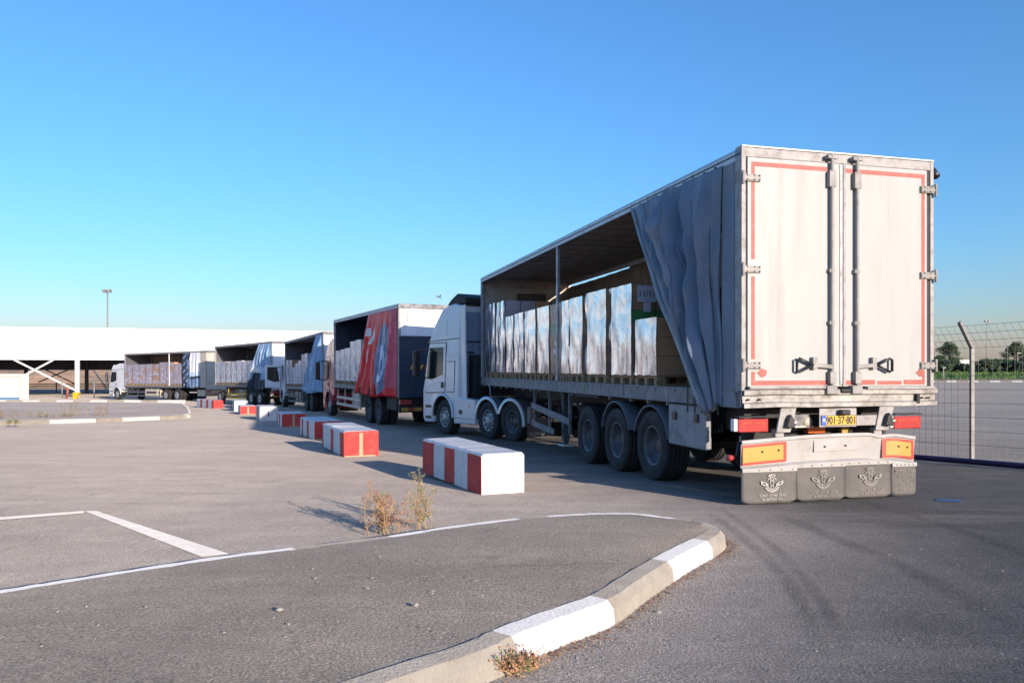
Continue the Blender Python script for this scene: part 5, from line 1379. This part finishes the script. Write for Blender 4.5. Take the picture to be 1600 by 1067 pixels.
# trailer 2: drawbar trailer, blue printed curtain
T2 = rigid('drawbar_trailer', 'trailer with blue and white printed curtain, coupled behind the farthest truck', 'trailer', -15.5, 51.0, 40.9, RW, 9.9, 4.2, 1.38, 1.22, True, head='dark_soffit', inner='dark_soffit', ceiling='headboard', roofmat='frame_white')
rear_panel(T2, RW, 1.05, 1.38, 4.2, 'white_print', 'white_print', 1.6); under_lights(T2, RW, 0.8)
def blue_mf(u, v):
    if v > 0.62: return 2 if v > 0.78 or 0.15 < u < 0.6 else 0
    if u > 0.72: return 0
    if v < 0.5: return 1 if 0.3 < u < 0.55 or u < .12 else 0
    return 3 if u < 0.5 else 1
curtain(T2, RW, -1, 4.2 - 0.14, 1.05, (1.9, 0.12), (3.7, 0.12), 5, 0.04, 0.10, ['blue_curtain', 'pale_print', 'navy', 'white_print'], blue_mf, hem=False)
for y in (2.05, 3.45): axle(T2, y, RW, 0.48, 0.29, 'plain', 'rim_alu', dual=True)
axle(T2, 9.0, RW, 0.48, 0.29, 'plain', 'rim_alu')
zd = gloc(T2, 0, 10.5) + 0.75
m = MB(); m.bar((-0.4, 9.0, 0.7), (0, 12.2, 0.75), 0.1, 0.12); m.bar((0.4, 9.0, 0.7), (0, 12.2, 0.75), 0.1, 0.12); m.build('drawbar', 'black', T2)
strut_set(T2, RW, 4.3, 7.6, 0.45, 'yellow', 3)
m = MB(); m.box(-RW / 2 + 0.1, -RW / 2 + 0.5, 4.7, 5.7, 0.5, 1.05); m.build('toolbox', 'galv', T2, bevel=0.03)
m = MB(); m.box(RW / 2 - 0.55, RW / 2 - 0.1, -0.08, -0.045, 0.5, 1.1, 0); m.box(RW / 2 - 0.55, RW / 2 - 0.1, -0.085, -0.08, 0.72, 0.88, 1); m.build('reflector_board', ['red_refl', 'orange_lens'], T2)
for s in (-1, 1):
    for y in (2.05, 3.45):
        xa, xb = sorted((s * RW / 2, s * (RW / 2 - 0.4))); fender(T2, xa, xb, y, 0.48, 0.56, 0.3, math.pi - .3, 'mudguard', 0.03)

# truck 1: farthest
T0 = rigid('box_truck', 'farthest truck, white cab, side on, stacked with brown and lilac cartons', 'truck', -24.2, 62.5, 54.7, RW, 12.1, 4.08, 1.28, 1.12, True, head='dark_soffit', inner='inner_curtain', ceiling='headboard', poles=[(5.18, 'white_wall')], roofmat='frame_white')
rear_panel(T0, RW, 1.0, 1.28, 4.08, 'beige_frame', 'beige_frame', 1.5); under_lights(T0, RW, 0.75)
m = MB(); m.box(-RW / 2 - 0.01, -RW / 2 + 0.05, 0.0, 0.75, 1.15, 3.9); m.build('rear_side_panel', 'beige_frame', T0)
def far_mf(u, v):
    if u < 0.28: return 2 if (v * 5 + u * 3) % 1 < 0.7 else 3
    if u < 0.45: return 3 if v > .2 else 2
    if v < 0.55: return 1
    return 0 if v < 0.68 else (2 if v < 0.75 else 3)
curtain(T0, RW, -1, 3.94, 1.15, (3.05, 0.75), (2.9, 0.75), 5, 0.03, 0.07, ['pale_print', 'white_print', 'navy', 'blue_print'], far_mf, hem=False)
for y in (4.07, 5.72): axle(T0, y, RW, 0.5, 0.29, 'plain', 'rim_alu', dual=True)
cab(T0, 12.2, 2.5, 3.25, 2.42, 'cab_white', gloc(T0, 0, 13.4), 13.4, rear='cab_white')
axle(T0, 13.4, 2.45, 0.5, 0.315, 'plain', 'rim_alu')
strut_set(T0, RW, 6.6, 11.9, 0.42, 'mudguard', 4)
m = MB(); m.box(-RW / 2 + 0.02, -RW / 2 + 0.5, 6.9, 8.8, 0.42, 1.0, 0); m.box(-RW / 2 + 0.015, -RW / 2 + 0.02, 7.1, 8.6, 0.62, 0.78, 1); m.build('toolbox', ['beige_frame', 'black'], T0, bevel=0.02)
m = MB(); m.box(-RW / 2 + .05, RW / 2 - .05, 0.2, 1.2, 0.45, 0.95); m.box(-RW / 2 + .04, -RW / 2 + .06, 1.3, 2.3, 0.7, 0.8); m.build('lift_gear', 'beige_frame', T0, bevel=0.02)

def cargo_row(r, W, zf, items, tag_, film, mats, ztxt, labels=0, tiers=5, w=1.14):
    Mx = root_mat(r); n = len(items)
    for i, (yc, l, hgt, note) in enumerate(items):
        place_pallet(Mx @ Matrix.Translation((-W / 2 + 0.62, yc, zf)), 'pallet on the %s under the %s' % (tag_, note), 'pallets on the %s' % tag_, l / 0.82)
        mt = mats[i % len(mats)]
        place_load(Mx @ Matrix.Translation((-W / 2 + 0.62, yc, zf + 0.146)), w, l, hgt, '%s on the %s' % (note, tag_), 'wrapped loads on the %s' % tag_, tiers, 3, 2, mt, film, 100 + i + int(zf * 1000) + int(W * 10) + int(hgt * 37), labels=labels)
WH = [('carton_white', 'carton_white'), ('carton_white', 'carton_lilac'), ('carton_white', 'carton')]
cargo_row(T4, RW, 1.30, [(9.15, 0.85, 1.27, 'white load nearest the black headboard'), (8.22, 0.85, 1.30, 'greyer load second from the headboard'), (7.30, 0.85, 1.34, 'pale load third from the headboard'),
                          (6.40, 0.85, 1.58, 'taller white load in the middle of the row'), (5.50, 0.85, 1.62, 'tall white load beside the red curtain')], 'red truck', 'film_milky', WH, '')
cargo_row(T3, RW, 1.30, [(9.8, 0.82, 1.42, 'pale load nearest the headboard'), (8.7, 0.82, 1.38, 'brown-topped load second from the headboard'), (7.8, 0.82, 0.95, 'low rounded load in the dip of the row'),
                          (6.9, 0.82, 1.15, 'medium white load behind the low one'), (6.0, 0.82, 1.28, 'white load second from the blue curtain'), (5.1, 0.82, 1.60, 'tallest white load beside the blue curtain'), (4.25, 0.82, 1.62, 'half hidden load at the curtain')],
          'blue-curtained truck', 'film_milky', [('carton_white', 'carton_lilac'), ('carton', 'carton_dark'), ('pale_print', 'carton_white'), ('carton_white', 'carton_white')], '')
cargo_row(T2, RW, 1.38, [(9.3 - 0.97 * k, 0.86, 1.50 + 0.03 * math.sin(k * 2), t) for k, t in enumerate(('pale load at the front end', 'pale load second from the front end', 'pale load third from the front end', 'middle load of the seven', 'pale load third from the printed curtain', 'pale load second from the printed curtain', 'pale load touching the printed curtain'))],
          'drawbar trailer', 'film_milky', WH, '')
cargo_row(T0, RW, 1.28, [(11.4 - 1.06 * k, 1.0, 1.68 + (0.12 if k in (5, 6) else 0), t) for k, t in enumerate(('lilac carton load nearest the white cab', 'carton load second from the white cab', 'carton load third from the white cab', 'carton load fourth from the white cab', 'carton load just left of the white post', 'taller carton load just right of the white post', 'taller carton load second right of the white post', 'lilac carton load beside the dark printed curtain'))],
          'farthest truck', 'film_clear', [('carton_lilac', 'carton'), ('carton_lilac', 'carton_lilac')], '', labels=8, tiers=5)

# ================================================================== BARRIERS
def barrier(near, right, far, H, Wd, side_stripes, end, label, top='w', wmul=1.0):
    """near / right / far = photo pixels of the lower corners; stripes listed from the near end"""
    c = G(*near); r = G(*right); f = G(*far)
    lv = Vector((f.x - c.x, f.y - c.y)); L = min(2.9, max(1.5, lv.length)); ey = lv.normalized(); ex = Vector((ey.y, -ey.x))
    Wd = min(0.78, (right[0] - near[0]) * c.y / F / (ex.x - (near[0] - 800) / F * ex.y))
    rz = math.atan2(ex.y, ex.x)
    hw = Wd; ch = 0.03
    prof = [(0, 0.0), (hw, 0.0), (hw, H - ch), (hw - ch, H), (ch, H), (0, H - ch)]
    m = MB(); n = len(side_stripes); st = [0.0]
    tot = sum(s[1] for s in side_stripes)
    for s in side_stripes: st.append(st[-1] + s[1] / tot)
    ys = [L * t for t in st]; vs = []
    inset = 0.02
    ylist = sorted(set([0.0, inset] + ys[1:-1] + [L - inset, L] + [inset + (L - 2 * inset) * q / 16 for q in range(1, 16)])); rb = random.Random(int(near[0]))
    cols = []
    for i in range(len(ylist) - 1):
        ym = (ylist[i] + ylist[i + 1]) / 2 / L
        cols.append(next(side_stripes[k][0] for k in range(n) if st[k] <= ym <= st[k + 1] + 1e-9))
    for i, y in enumerate(ylist):
        k = 0.985 if i in (0, len(ylist) - 1) else 1.0
        for (x, z) in prof:
            jt = rb.uniform(-.006, .004) if z > 0.1 else 0
            vs.append((hw / 2 + (x - hw / 2) * k + (jt if x < hw / 2 else -jt), y, (z * k + jt) if z > 0 else 0))
    P_ = len(prof); fs = []; mi = []
    for i in range(len(ylist) - 1):
        for k in range(P_):
            fs.append((i * P_ + k, i * P_ + (k + 1) % P_, (i + 1) * P_ + (k + 1) % P_, (i + 1) * P_ + k))
            t = cols[i] if (k in (1, 5) or (top == 's' and k in (2, 3, 4))) else ('w' if k in (2, 3, 4) else 'b')
            mi.append({'w': 0, 'r': 1, 'b': 2}[t])
    last = (len(ylist) - 1) * P_
    fs.append(tuple(last + k for k in range(P_))); mi.append({'w': 0, 'r': 1}[side_stripes[-1][0]])
    m.add(vs, fs, mi)
    # near end: three bands
    bands = {'w': ['w'], 'r': ['r'], 'rbr': ['r', 'b', 'r'], 'rbr2': ['r', 'b', 'r']}[end]
    m.add([vs[k] for k in range(P_)], [tuple(range(P_))], 0 if bands[0] == 'w' else 1)
    if len(bands) == 3:
        m.box(hw * 0.44, hw * 0.54, -0.003, 0.0, 0.0, H - ch - 0.01, 2); m.box(0.02, hw * 0.9, -0.004, -0.001, 0.0, 0.025, 2)
    o = m.build('concrete_barrier', ['bar_white', 'bar_red', 'bar_worn'], loc=(c.x, c.y, c.z - 0.004)); o.rotation_euler = (0, 0, rz)
    tag(o, label, 'barrier', 'striped concrete barriers along the lot')
    return o
BL = [('near', 0)]
bz = [('r', 1.0), ('w', 1.0), ('r', 0.85), ('w', 0.95), ('r', 1.1)]
BB = barrier((752, 773), (821, 770), (660, 743), 0.505, 0.56, bz, 'w', 'nearest barrier, white end face, red and white striped side')
b = barrier((537, 714), (593, 713), (503, 700.6), 0.50, 0.64, [('r', .6), ('w', 1.1), ('r', .5), ('w', 1.4), ('r', .3)], 'rbr', 'second nearest barrier, bright red end with a beige stripe and a striped side')
b = barrier((490.7, 687), (536, 686), (469, 680), 0.48, 0.68, [('w', 1.3), ('r', .5), ('w', 1), ('r', .4), ('w', .4)], 'rbr', 'third barrier from the camera, red end partly hidden behind the bright red one')
b = barrier((440.4, 667.6), (480, 668), (432.6, 664), 0.46, 0.66, [('w', 1), ('r', .6), ('w', .8), ('r', .5)], 'rbr', 'dull dark red barrier just right of the white one with a black mark')
b = barrier((405.9, 657.5), (434, 656.6), (400, 655), 0.56, 0.58, [('w', 1), ('r', .6), ('w', .8), ('r', .4)], 'w', 'white-ended barrier with a small black mark on its face')
m = MB(); m.box(0.30, 0.35, -0.004, 0.0, 0.18, 0.36); mk = m.build('black_mark', 'ink', b)
b = barrier((375.3, 647.8), (401, 646.5), (372, 646), 0.40, 0.62, [('w', 1), ('r', .6), ('w', .8), ('r', .4)], 'rbr', 'small faded red barrier just left of the white one with a black mark')
b = barrier((366, 642.6), (388, 641.8), (364, 641.5), 0.55, 0.60, [('w', 1), ('r', .4), ('w', .8)], 'w', 'plain white barrier peeping over the small faded red one')
b = barrier((333.5, 638.2), (349, 637.2), (307, 636.4), 0.48, 0.6, [('r', .5), ('w', .9), ('r', .5), ('w', 1.1), ('r', .5), ('w', 1)], 'r', 'farthest barrier, long red and white striped side and red end', top='s')
# ================================================================== FENCE
def fence():
    a = G(1427, 716.5); b = G(1600, 731); d = (b.to_2d() - a.to_2d()).normalized()
    path = [b.to_2d() + d * 7, a.to_2d(), a.to_2d() - d * 7.5]
    for p in ((-0.6, 28.5), (-6.0, 40.0), (-12.0, 51.5), (-17, 60)): path.append(Vector(p))
    root = thing('mesh_fence', 'grey welded mesh fence with posts cranked over at the top, behind the near trailer', 'fence', (a.x, a.y, 0))
    org = Vector((a.x, a.y))
    post_at = (G(1541, 722).to_2d() - path[0]).length
    H = 1.98; OX = 0.34; OZ = 0.36
    dist = 0.0; wire = MB(); nextpost = post_at % 2.6
    for k in range(len(path) - 1):
        p, q = path[k], path[k + 1]; L = (q - p).length; t = (q - p) / L; out = Vector((t.y, -t.x))
        side = Vector((-t.y, t.x))     # towards our side
        if side.dot(Vector((-1, -0.3))) < 0: side = -side
        def W3(s, hgt, off=0.0, g=None):
            c = p + t * s + side * off; cz = gz(c.x, c.y); return Vector((c.x - org.x, c.y - org.y, cz + hgt))
        near = k < 2
        step = 0.118 if near else 0.24
        n = int(L / step); r_ = 0.0026 if near else 0.003
        for i in range(n):
            s = L * i / n
            wire.tube([W3(s, 0.06), W3(s, H)], r_, 3, cap=False); wire.tube([W3(s, H), W3(s, H + OZ, OX)], r_, 3, cap=False)
        for j in range(9):
            m_ = max(2, int(L / 2))
            z = 0.08 + (H - 0.08) * j / 8
            wire.tube([W3(L * i / m_, z) for i in range(m_ + 1)], r_ * 1.25, 3, cap=False)
        for j in range(1, 4):
            wire.tube([W3(L * i / m_, H + OZ * j / 3, OX * j / 3) for i in range(m_ + 1)], r_ * 1.25, 3, cap=False)
        s = nextpost
        while s < L:
            m = MB(); pts = [W3(s, -0.2, -0.05), W3(s, H + 0.02, -0.05), W3(s, H + OZ + 0.07, OX - 0.03)]
            m.bar(pts[0], pts[1], 0.062, 0.062); m.bar(pts[1] - Vector((0, 0, 0.02)), pts[2], 0.058, 0.058); m.build('post', 'galv', root, bevel=0.006)
            s += 2.6
        nextpost = s - L
    wire.build('wire_mesh', 'wire', root)
    # purple pipe at its foot
    m = MB(); pts = []
    for k in range(2):
        p, q = path[k], path[k + 1]
        for i in range(14):
            c = p.lerp(q, i / 14); pts.append((c.x - 0.10 + 0.03 * math.sin(i * 1.1), c.y - 0.06, gz(c.x, c.y) + 0.045))
    m.tube(pts, 0.05, 10); o = m.build('purple_pipe', 'purple'); tag(o, 'long dark purple pipe lying along the foot of the mesh fence', 'pipe')
    # soil and stones strip outside the fence
    m = MB(); vs = []; N_ = 60
    for i in range(N_ + 1):
        c = path[0].lerp(path[2], i / N_) if i else path[0]
        for off in (-0.1, 0.5):
            x = c.x + 0.86 * off + 0.08 * noise.noise(Vector((i * .7, off, 0))); y = c.y + 0.5 * off; vs.append((x, y, gz(x, y) + 0.008))
    m.add(vs, [(2 * i, 2 * i + 1, 2 * i + 3, 2 * i + 2) for i in range(N_)], 0); o = m.build('soil_strip', 'concrete'); struct(o)
    return path
FP = fence()

# ================================================================== STONES
def pebble(mb, x, y, z, s, rnd):
    vs = []
    for k in range(6):
        a = k * math.pi / 3; vs.append((x + s * math.cos(a) * rnd.uniform(.7, 1.1), y + s * math.sin(a) * rnd.uniform(.7, 1.1), z + s * .2))
    t = (x, y, z + s * rnd.uniform(.5, .9)); b = (x, y, z - s * .3)
    mb.add(vs + [t, b], [(k, (k + 1) % 6, 6) for k in range(6)] + [((k + 1) % 6, k, 7) for k in range(6)], 0)
def gravel():
    rnd = random.Random(3); mb = MB()
    for _ in range(420):
        px = rnd.uniform(-50, 1650); py = 640 + 430 * rnd.random() ** 0.8
        p = G(px, py); 
        pebble(mb, p.x, p.y, p.z + (0.0 if not inside(p) else 0.165), rnd.choice((.002, .003, .003, .004, .006)) * (1 + p.y / 10), rnd)
    for _ in range(900):   # loose grit along the outside of the near kerb
        i = rnd.randrange(20, 62); q = ISL[i]; n = (ISL[i + 1] - q).normalized(); o = Vector((n.y, -n.x))
        d = abs(rnd.gauss(0, .16)) + 0.01; p = q + o * d + n * rnd.uniform(0, .2)
        pebble(mb, p.x, p.y, gz(p.x, p.y), rnd.choice((.002, .003, .004, .007)), rnd)
    for _ in range(700):
        t = rnd.random(); c = FP[0].lerp(FP[2], t) ; x = c.x + rnd.uniform(0.0, .7); y = c.y + rnd.uniform(0, .3)
        pebble(mb, x, y, gz(x, y), rnd.uniform(.008, .035), rnd)
    o = mb.build('gravel', 'stone'); o['kind'] = 'stuff'; o['label'] = 'loose pale grit and small stones scattered over the asphalt'; o['category'] = 'gravel'
def inside(p):
    c = False; n = len(ISL); j = n - 1
    for i in range(n):
        a, b = ISL[i], ISL[j]
        if (a.y > p.y) != (b.y > p.y) and p.x < (b.x - a.x) * (p.y - a.y) / (b.y - a.y) + a.x: c = not c
        j = i
    return c
gravel()
for k, (px, py, s, lab) in enumerate(((437, 953, .022, 'pale stone on the island asphalt left of centre'), (704, 828, .03, 'stone at the foot of the tall weeds'), (1029, 957, .022, 'pale stone on the road beside the near kerb'), (650, 946, .02, 'small pale stone in the middle of the island'), (244, 845, .02, 'small stone beside the painted bay line'))):
    p = G(px, py, 0.165 if k in (0, 3) else 0.0); m = MB(); pebble(m, 0, 0, 0, s, random.Random(k)); o = m.build('stone', 'stone', loc=p); tag(o, lab, 'stone')
# dry dust and leaf litter along the kerb foot
def litter():
    rnd = random.Random(5); mb = MB()
    for _ in range(1500):
        i = rnd.randrange(14, 62); q = ISL[i]; n = (ISL[i + 1] - q).normalized(); o = Vector((n.y, -n.x))
        dens = 0.5 + 0.5 * noise.noise(Vector((i * .35, 0, 4)))
        if rnd.random() > dens * 1.2: continue
        d = abs(rnd.gauss(0, .055)) + 0.005; p = q + o * d + n * rnd.uniform(0, .2); z = gz(p.x, p.y) + 0.004
        a = rnd.uniform(0, 6.28); l = rnd.uniform(.006, .018); wv = l * .35
        c, s = math.cos(a), math.sin(a)
        mb.add([(p.x - c * l, p.y - s * l, z), (p.x + s * wv, p.y - c * wv, z + .004), (p.x + c * l, p.y + s * l, z + .006), (p.x - s * wv, p.y + c * wv, z + .002)], [(0, 1, 2, 3)], 0 if rnd.random() < .6 else 1)
    o = mb.build('leaf_litter', ['dry_leaf', 'stem']); o['kind'] = 'stuff'; o['label'] = 'brown dry leaf litter along the foot of the near kerb'; o['category'] = 'litter'
litter()

# ================================================================== WEEDS
def weed(px, py, height, n, label, spread=0.25, leaves=12, mats=('stem', 'dry_leaf', 'green_leaf'), green=0.15, dh=0.0, lean=0.12, seed=0, base=0.12, lsz=1.0):
    rnd = random.Random(seed); g = G(px, py, dh)
    r = thing('weed', label, 'weed', g)
    st = MB(); lf = MB()
    for k in range(n):
        bx, by = rnd.gauss(0, base), rnd.gauss(0, base * .6); H = height * rnd.uniform(.55, 1.0)
        dx, dy = rnd.gauss(0, spread), rnd.gauss(0, spread)
        pts = [(bx + dx * t * t + .015 * math.sin(t * 9 + k), by + dy * t * t, H * t) for t in [i / 6 for i in range(7)]]
        st.tube(pts, [0.0045 * (1 - .6 * i / 6) for i in range(7)], 4)
        for b in range(int(leaves)):
            t = rnd.uniform(.12, 1.0); i = min(5, int(t * 6)); p = Vector(pts[i]).lerp(Vector(pts[i + 1]), t * 6 - i)
            a = rnd.uniform(0, 6.28); l = rnd.uniform(.02, .06) * (1.25 - t * .6)
            q = p + Vector((math.cos(a) * l, math.sin(a) * l, l * rnd.uniform(.3, 1.2)))
            st.tube([p, q], .0018, 3, cap=False)
            gm = 1 if rnd.random() < green else 0
            for _ in range(3):
                c = q + Vector((rnd.gauss(0, .012), rnd.gauss(0, .012), rnd.gauss(0, .012))); s = rnd.uniform(.005, .011) * lsz
                v1 = Vector((rnd.gauss(0, 1), rnd.gauss(0, 1), rnd.gauss(0, 1))).normalized() * s; v2 = v1.orthogonal().normalized() * s * .6
                lf.add([c - v1, c + v2, c + v1, c - v2], [(0, 1, 2, 3)], gm)
    st.build('stalk', mats[0], r); lf.build('leaf', [mats[1], mats[2]], r)
    return r
weed(600, 834, .50, 16, 'reddish dry weed clump, left one of the pair at the island kerb', .07, 30, seed=2, base=.085, green=.18)
weed(655, 826, .62, 9, 'thin yellowish weed with spindly stalks, right one of the island kerb pair', .05, 24, seed=4, base=.05, green=.35, mats=('stem', 'stem', 'green_leaf'))
weed(788, 1054, .085, 10, 'little green and brown weed at the joint of the near kerb', .03, 12, seed=6, base=.03, green=.45)
weed(820, 1046, .05, 8, 'tiny brown weed right of the green one at the near kerb', .03, 10, seed=7, base=.03, green=.1)
weed(112, 652, .75, 12, 'greenest weed tuft on the far island', .12, 13, seed=8, base=.25, green=.8, dh=.1, lsz=1.8, mats=('stem', 'far_dry', 'green_leaf'))
weed(156, 651, .55, 12, 'dark brownish weed tuft on the far island, right of the green one', .10, 12, seed=9, base=.2, green=.2, dh=.1, lsz=1.8, mats=('stem', 'far_dry', 'green_leaf'))
weed(45, 654, .35, 14, 'low spreading dry weed on the far island near its left', .25, 7, seed=10, base=.5, green=.4, dh=.1, lsz=1.8, mats=('stem', 'far_dry', 'green_leaf'))
weed(78, 653, .25, 10, 'small flat weed between the dry one and the green one', .25, 18, seed=11, base=.3, green=.5, dh=.1, lsz=1.8, mats=('stem', 'far_dry', 'green_leaf'))
weed(3, 655, .40, 10, 'weed tuft on the far island at the left edge of the picture', .2, 18, seed=12, base=.3, green=.2, dh=.1, lsz=1.8, mats=('stem', 'far_dry', 'green_leaf'))
weed(10, 663, .15, 10, 'small yellow-green weed on the far island kerb', .2, 18, seed=13, base=.25, green=.8, dh=.1, lsz=1.8, mats=('stem', 'far_dry', 'green_leaf'))

# ================================================================== TREES AND FAR BACKGROUND
def crown_leaves(mb, c, rad, n, rnd, ls):
    for _ in range(n):
        v = Vector((rnd.gauss(0, 1), rnd.gauss(0, 1), rnd.gauss(0, 1))).normalized() * rad * (rnd.random() ** .35)
        v.z *= .75; p = c + v; s = ls * rnd.uniform(.5, 1.2)
        a = Vector((rnd.gauss(0, 1), rnd.gauss(0, 1), rnd.gauss(0, .7))).normalized() * s; b = a.orthogonal().normalized() * s * .55
        mb.add([p - a, p + b, p + a, p - b], [(0, 1, 2, 3)], 0 if rnd.random() < .6 else 1)
def tree(px, base_y, top_y, wpx, Y, label, seed, clumps=26, ls=.22, leaf=None, name='tree', trunk=True, n=130):
    rnd = random.Random(seed); x = (px - 800) / F * Y; zg = gz(x, Y); H = CAMZ - (top_y - HOR) / F * Y - zg; Wd = wpx / F * Y / 2
    r = thing(name, label, 'tree' if trunk else 'bush', (x, Y, zg))
    t = MB(); th = H * (.32 if trunk else .1)
    t.tube([(0, 0, -.2), (0.1, 0, th), (0.0, .1, H * .6)], [H * .035, H * .026, H * .012], 8)
    cr = MB()
    for k in range(clumps):
        a = rnd.uniform(0, 6.28); zz = rnd.uniform(.22 if trunk else .12, .93); env = math.sin(math.pi * min(1, (zz * .95 + .08))) ** .6
        rr = Wd * env * rnd.uniform(.15, .85); c = Vector((rr * math.cos(a), rr * math.sin(a), H * zz))
        if trunk and k % 3 == 0: t.tube([(0, 0, th * .9), (c.x * .6, c.y * .6, (th + c.z) / 2 + .1), tuple(c)], [H * .014, H * .008, H * .003], 5)
        crown_leaves(cr, c, Wd * rnd.uniform(.20, .36), n, rnd, ls)
    t.build('trunk', 'bark', r); cr.build('crown', leaf or ['leaf_a', 'leaf_b'], r)
    return r
tree(1483, 587, 534, 44, 165, 'big dark tree seen through the fence just right of the trailer doors', 1, 34)
tree(1585, 587, 533, 50, 165, 'big dark tree at the far right edge behind the street lamp', 2, 34)
tree(1453, 587, 548, 36, 160, 'smaller tree hidden partly behind the trailer door edge', 3)
tree(1618, 587, 540, 40, 170, 'tree rising just outside the right edge', 4)
tree(1546, 587, 556, 20, 175, 'thin open tree standing right of the cranked fence post', 5, 8, n=60)
tree(1567, 587, 561, 26, 160, 'mid height dark bush left of the big right-hand tree', 6, 16)
hx = [(1466, 556, 50), (1503, 568, 32), (1522, 564, 34), (1542, 562, 40), (1560, 560, 40), (1578, 560, 40), (1600, 558, 44), (1626, 558, 44), (1440, 558, 40)]
hn = ['rounded bush below the big left tree', 'low bush left of the white far building', 'bush in front of the white far building', 'bush behind the cranked fence post', 'bush right of the cranked fence post', 'bush below the mid height one', 'bush behind the street lamp', 'bush at the right edge of the hedge', 'bush behind the trailer door edge']
for i, ((px, ty, wpx), lb) in enumerate(zip(hx, hn)):
    tree(px, 587, ty, wpx, 150 + (i % 3) * 3, lb, 20 + i, 22, .26, name='bush', trunk=False, n=140)
def bank():
    def f(u, v):
        x = 55 + 75 * u; y = 132 + 16 * v; return (x, y, gz(x, y) - 0.05 + 0.95 * math.sin(math.pi * min(.5, v * .8)) + .12 * noise.noise(Vector((x * .5, y * .5, 0))))
    m = MB(); m.grid(f, 80, 10); o = m.build('green_bank', 'grass'); struct(o)
    rnd = random.Random(9); g = MB()
    for _ in range(7000):
        u, v = rnd.random(), rnd.random(); p = Vector(f(u, v)); h_ = rnd.uniform(.15, .45); a = rnd.uniform(0, 3.14)
        g.add([(p.x - .12 * math.cos(a), p.y - .12 * math.sin(a), p.z - .05), (p.x + .12 * math.cos(a), p.y + .12 * math.sin(a), p.z - .05), (p.x + rnd.gauss(0, .1), p.y, p.z + h_)], [(0, 1, 2)], 0)
    o = g.build('grass', 'grass'); o['kind'] = 'stuff'; o['label'] = 'bright green grass bank below the far trees'; o['category'] = 'grass'
bank()
# far verge, kerb and lot edge on the right
def band(name, y0, y1, x0, x1, mat, dz):
    m = MB(); n = 40; vs = []
    for i in range(n + 1):
        x = x0 + (x1 - x0) * i / n
        for y in (y0, y1): vs.append((x, y, gz(x, y) + dz))
    m.add(vs, [(2 * i, 2 * i + 2, 2 * i + 3, 2 * i + 1) for i in range(n)], 0); return struct(m.build(name, mat))
band('sandy_verge', 118, 133, 45, 130, 'sand', .03)
band('far_road', 104, 116, 45, 130, 'island2', .02)
m = MB(); n = 60
for i in range(n):
    x = 45 + 85 * i / n; m.box(x, x + 85 / n * .96, 102.5, 102.8, gz(x, 102.6) - .1, gz(x, 102.6) + .22, i % 2)
struct(m.build('far_kerb', ['kerb_white', 'kerb_grey']))
def far_building(px0, px1, top, Y, label, mat='white_wall'):
    x0 = (px0 - 800) / F * Y; x1 = (px1 - 800) / F * Y; zg = gz(x0, Y) - .5; H = CAMZ - (top - HOR) / F * Y - zg
    r = thing('distant_building', label, 'building', (x0, Y, zg))
    MB().box(0, x1 - x0, 0, 14, 0, H - .3).build('wall', mat, r); MB().box(-.3, x1 - x0 + .3, -.3, 14.3, H - .3, H).build('roof', 'white_wall', r)
    m = MB(); k = 0
    while 3 + k * 6 < x1 - x0 - 3: m.box(2 + k * 6, 5 + k * 6, -.05, .02, H * .35, H * .65); k += 1
    if k: m.build('window', 'glass', r)
far_building(1500, 1524, 562.5, 320, 'small white building far off between the two big trees')
far_building(1430, 1462, 566, 330, 'pale low building far off behind the left-hand trees', 'beige_frame')
# a bird
g = P(686, 464, 60)
m = MB()
m.tube([(-0.22, 0, 0.06), (0.0, 0, 0), (0.2, 0, -0.10)], [0.02, 0.06, 0.015], 6)
m.add([(0, -.02, 0), (-.30, .1, .26), (-.12, .12, .10)], [(0, 1, 2)]); m.add([(0, .02, 0), (.12, -.1, .20), (.16, -.1, .02)], [(0, 1, 2)])
o = m.build('bird', 'mudguard', loc=g); tag(o, 'small grey bird in flight above the red truck', 'bird')
bpy.context.view_layer.update()
